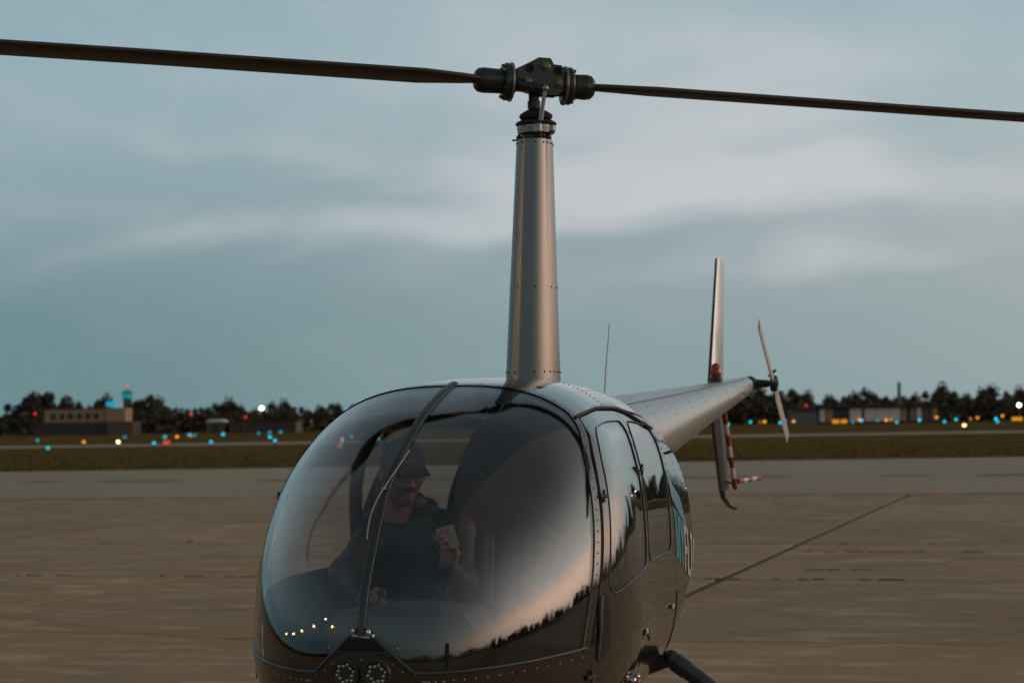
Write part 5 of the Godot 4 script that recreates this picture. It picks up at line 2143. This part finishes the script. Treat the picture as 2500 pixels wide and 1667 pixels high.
func make_materials() -> void:
	var con := ImageTexture.create_from_image(concrete_image())
	M.slab = []
	for k in 4:
		var m := mat(Color.WHITE * [1.0, 0.96, 1.03, 0.98][k], 0.85, 0.0, 0.35)
		m.albedo_color.a = 1.0
		m.albedo_texture = con
		m.uv1_triplanar = true
		m.uv1_scale = Vector3.ONE / 26.0
		m.uv1_offset = Vector3(k * 0.13, 0, k * 0.37)
		m.roughness_texture = noise_tex(0.02, 4, 3, 256, ramp(Color(0.75, 0.75, 0.75), Color(1, 1, 1)))
		M.slab.append(m)
	M.tar = mat(lin(0.022, 0.018, 0.014), 0.8)
	M.weed = mat(lin(0.055, 0.042, 0.026), 0.95, 0.0, 0.0)
	M.dirt = mat(lin(0.1, 0.066, 0.036), 0.95, 0.0, 0.0)
	M.asphalt = mat(Color.WHITE, 0.8, 0.0, 0.4)
	M.asphalt.albedo_texture = noise_tex(0.012, 5, 8, 512, ramp(lin(0.275, 0.2, 0.118), lin(0.385, 0.285, 0.17)))
	M.asphalt.uv1_triplanar = true
	M.asphalt.uv1_world_triplanar = true
	M.asphalt.uv1_scale = Vector3(0.02, 0.02, 0.08)
	M.guide = mat(Color.WHITE, 0.85)
	M.guide.albedo_texture = noise_tex(0.03, 4, 31, 256, ramp(lin(0.16, 0.07, 0.025), lin(0.62, 0.22, 0.05)))
	M.guide.uv1_triplanar = true
	M.guide.uv1_world_triplanar = true
	M.guide.uv1_scale = Vector3.ONE * 0.11
	M.field = mat(Color.WHITE, 1.0, 0.0, 0.0)
	M.field.albedo_texture = noise_tex(0.01, 5, 9, 512, ramp(lin(0.11, 0.066, 0.023), lin(0.172, 0.106, 0.038)))
	M.field.uv1_triplanar = true
	M.field.uv1_world_triplanar = true
	M.field.uv1_scale = Vector3(0.012, 0.012, 0.03)
	M.grass = mat(lin(0.115, 0.072, 0.024), 0.9, 0.0, 0.0)
	M.leaf = []
	for c in [lin(0.085, 0.064, 0.04), lin(0.07, 0.056, 0.035), lin(0.094, 0.068, 0.044)]:
		var m := mat(c, 0.9, 0.0, 0.2)
		m.vertex_color_use_as_albedo = true
		M.leaf.append(m)
	M.bark = mat(lin(0.05, 0.04, 0.03), 0.95)
	M.dark_brick = mat(lin(0.05, 0.034, 0.026), 0.9)
	M.brown_wall = mat(lin(0.1, 0.066, 0.045), 0.9)
	M.tan = mat(lin(0.3, 0.185, 0.09), 0.85)
	M.pale_wall = mat(lin(0.58, 0.5, 0.42), 0.8)
	M.grey_green = mat(lin(0.1, 0.11, 0.09), 0.8)
	M.dark_glass = mat(lin(0.02, 0.02, 0.022), 0.25)
	M.orange_paint = mat(lin(0.5, 0.12, 0.06), 0.5)

	M.paint = mat(lin(0.032, 0.022, 0.015), 0.07, 0.0, 0.5)
	M.paint.clearcoat_enabled = true
	M.paint.clearcoat = 0.3
	M.paint.clearcoat_roughness = 0.03
	M.paint_dull = mat(lin(0.03, 0.027, 0.024), 0.35)
	M.gear = mat(lin(0.03, 0.034, 0.034), 0.32)
	M.silver = mat(lin(0.165, 0.155, 0.142), 0.3, 0.85)
	M.silver.roughness_texture = noise_tex(0.01, 4, 12, 256, ramp(Color(0.8, 0.8, 0.8), Color(1, 1, 1)))
	M.silver.uv1_triplanar = true
	M.silver.uv1_scale = Vector3(3, 0.6, 3)
	M.silver_dull = mat(lin(0.44, 0.43, 0.41), 0.32, 0.78)
	M.glass = glass(Color(0.06, 0.045, 0.03), 0.08)
	M.frame = mat(lin(0.045, 0.045, 0.043), 0.38, 0.3)
	M.trim = mat(lin(0.2, 0.17, 0.15), 0.3, 0.7)
	M.rivet = mat(lin(0.05, 0.047, 0.044), 0.4, 0.5)
	M.chrome = mat(lin(0.5, 0.49, 0.47), 0.22, 1.0)
	M.satin_metal = mat(lin(0.3, 0.29, 0.27), 0.38, 0.9)
	M.pale_metal = mat(lin(0.42, 0.38, 0.35), 0.5, 0.2)
	M.dark_metal = mat(lin(0.03, 0.028, 0.026), 0.45, 0.3)
	M.brass = mat(lin(0.16, 0.12, 0.07), 0.42, 0.7)
	M.hub = mat(lin(0.02, 0.017, 0.014), 0.36, 0.0)
	M.blade = mat(lin(0.042, 0.028, 0.02), 0.55)
	M.rubber = mat(lin(0.012, 0.01, 0.009), 0.7)
	M.hole_shade_and_rivet = mat(lin(0.006, 0.005, 0.006), 0.9)  # near-black of screws and rivets, also painted as shade inside openings
	M.cord = mat(lin(0.42, 0.34, 0.26), 0.8)
	M.red_lens = mat(lin(0.3, 0.02, 0.008), 0.12)
	M.green_lens = mat(lin(0.01, 0.16, 0.06), 0.12)
	M.livery_blue = mat(lin(0.02, 0.33, 0.45), 0.3)
	M.livery_dull = mat(lin(0.07, 0.22, 0.3), 0.3)
	M.livery_white = mat(lin(0.5, 0.47, 0.44), 0.35)
	M.white_paint = mat(lin(0.6, 0.56, 0.5), 0.45)
	M.red_paint = mat(lin(0.26, 0.035, 0.018), 0.45)
	M.leather = mat(lin(0.036, 0.023, 0.014), 0.6)
	M.trim_black = mat(lin(0.034, 0.022, 0.013), 0.65)
	M.hair = mat(lin(0.018, 0.012, 0.009), 0.7)
	M.eye_white = mat(lin(0.5, 0.45, 0.4), 0.3)
	M.cap = mat(lin(0.014, 0.014, 0.015), 0.85)
	M.cap_print = mat(lin(0.12, 0.3, 0.3), 0.7)
	M.paper = mat(lin(0.22, 0.2, 0.14), 0.8)
	M.print = mat(lin(0.06, 0.06, 0.05), 0.8)

func _ready() -> void:
	rng.seed = 7
	# camera: a short telephoto at eye height, tipped up a little and not quite level
	var cam := Camera3D.new()
	cam.name = "camera"
	add_child(cam)
	cam.position = Vector3(-0.09, 1.75, 9.0)
	cam.basis = Basis(Vector3.RIGHT, deg_to_rad(2.144)) * Basis(Vector3.BACK, deg_to_rad(-0.85))
	cam.near = 0.1
	cam.far = 5000
	var ca := CameraAttributesPhysical.new()
	ca.frustum_focal_length = 75.2
	ca.frustum_focus_distance = 8.3
	ca.exposure_aperture = 4.8
	ca.frustum_near = 0.1
	ca.frustum_far = 5000
	cam.attributes = ca
	cam.fov = 18.13
	cam.current = true
	# dusk sky
	var env := Environment.new()
	env.background_mode = Environment.BG_SKY
	env.sky = Sky.new()
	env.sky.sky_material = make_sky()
	env.tonemap_mode = Environment.TONE_MAPPER_LINEAR
	env.tonemap_exposure = 1.0
	env.sdfgi_enabled = true
	env.ssao_enabled = true
	env.ssil_enabled = true
	var we := WorldEnvironment.new()
	we.name = "environment"
	we.environment = env
	add_child(we)
	# what is left of the sun, low to the right of the camera and spread by cloud
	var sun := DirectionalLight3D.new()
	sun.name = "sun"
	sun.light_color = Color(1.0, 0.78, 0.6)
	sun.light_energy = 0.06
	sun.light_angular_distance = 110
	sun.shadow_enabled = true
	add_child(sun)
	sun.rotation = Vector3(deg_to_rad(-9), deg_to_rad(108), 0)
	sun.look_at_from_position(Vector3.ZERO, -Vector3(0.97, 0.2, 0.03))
	make_materials()
	build_ground()
	build_trees()
	build_buildings()
	build_lights()
	build_mirrored()
	build_heli()
	build_pilot()
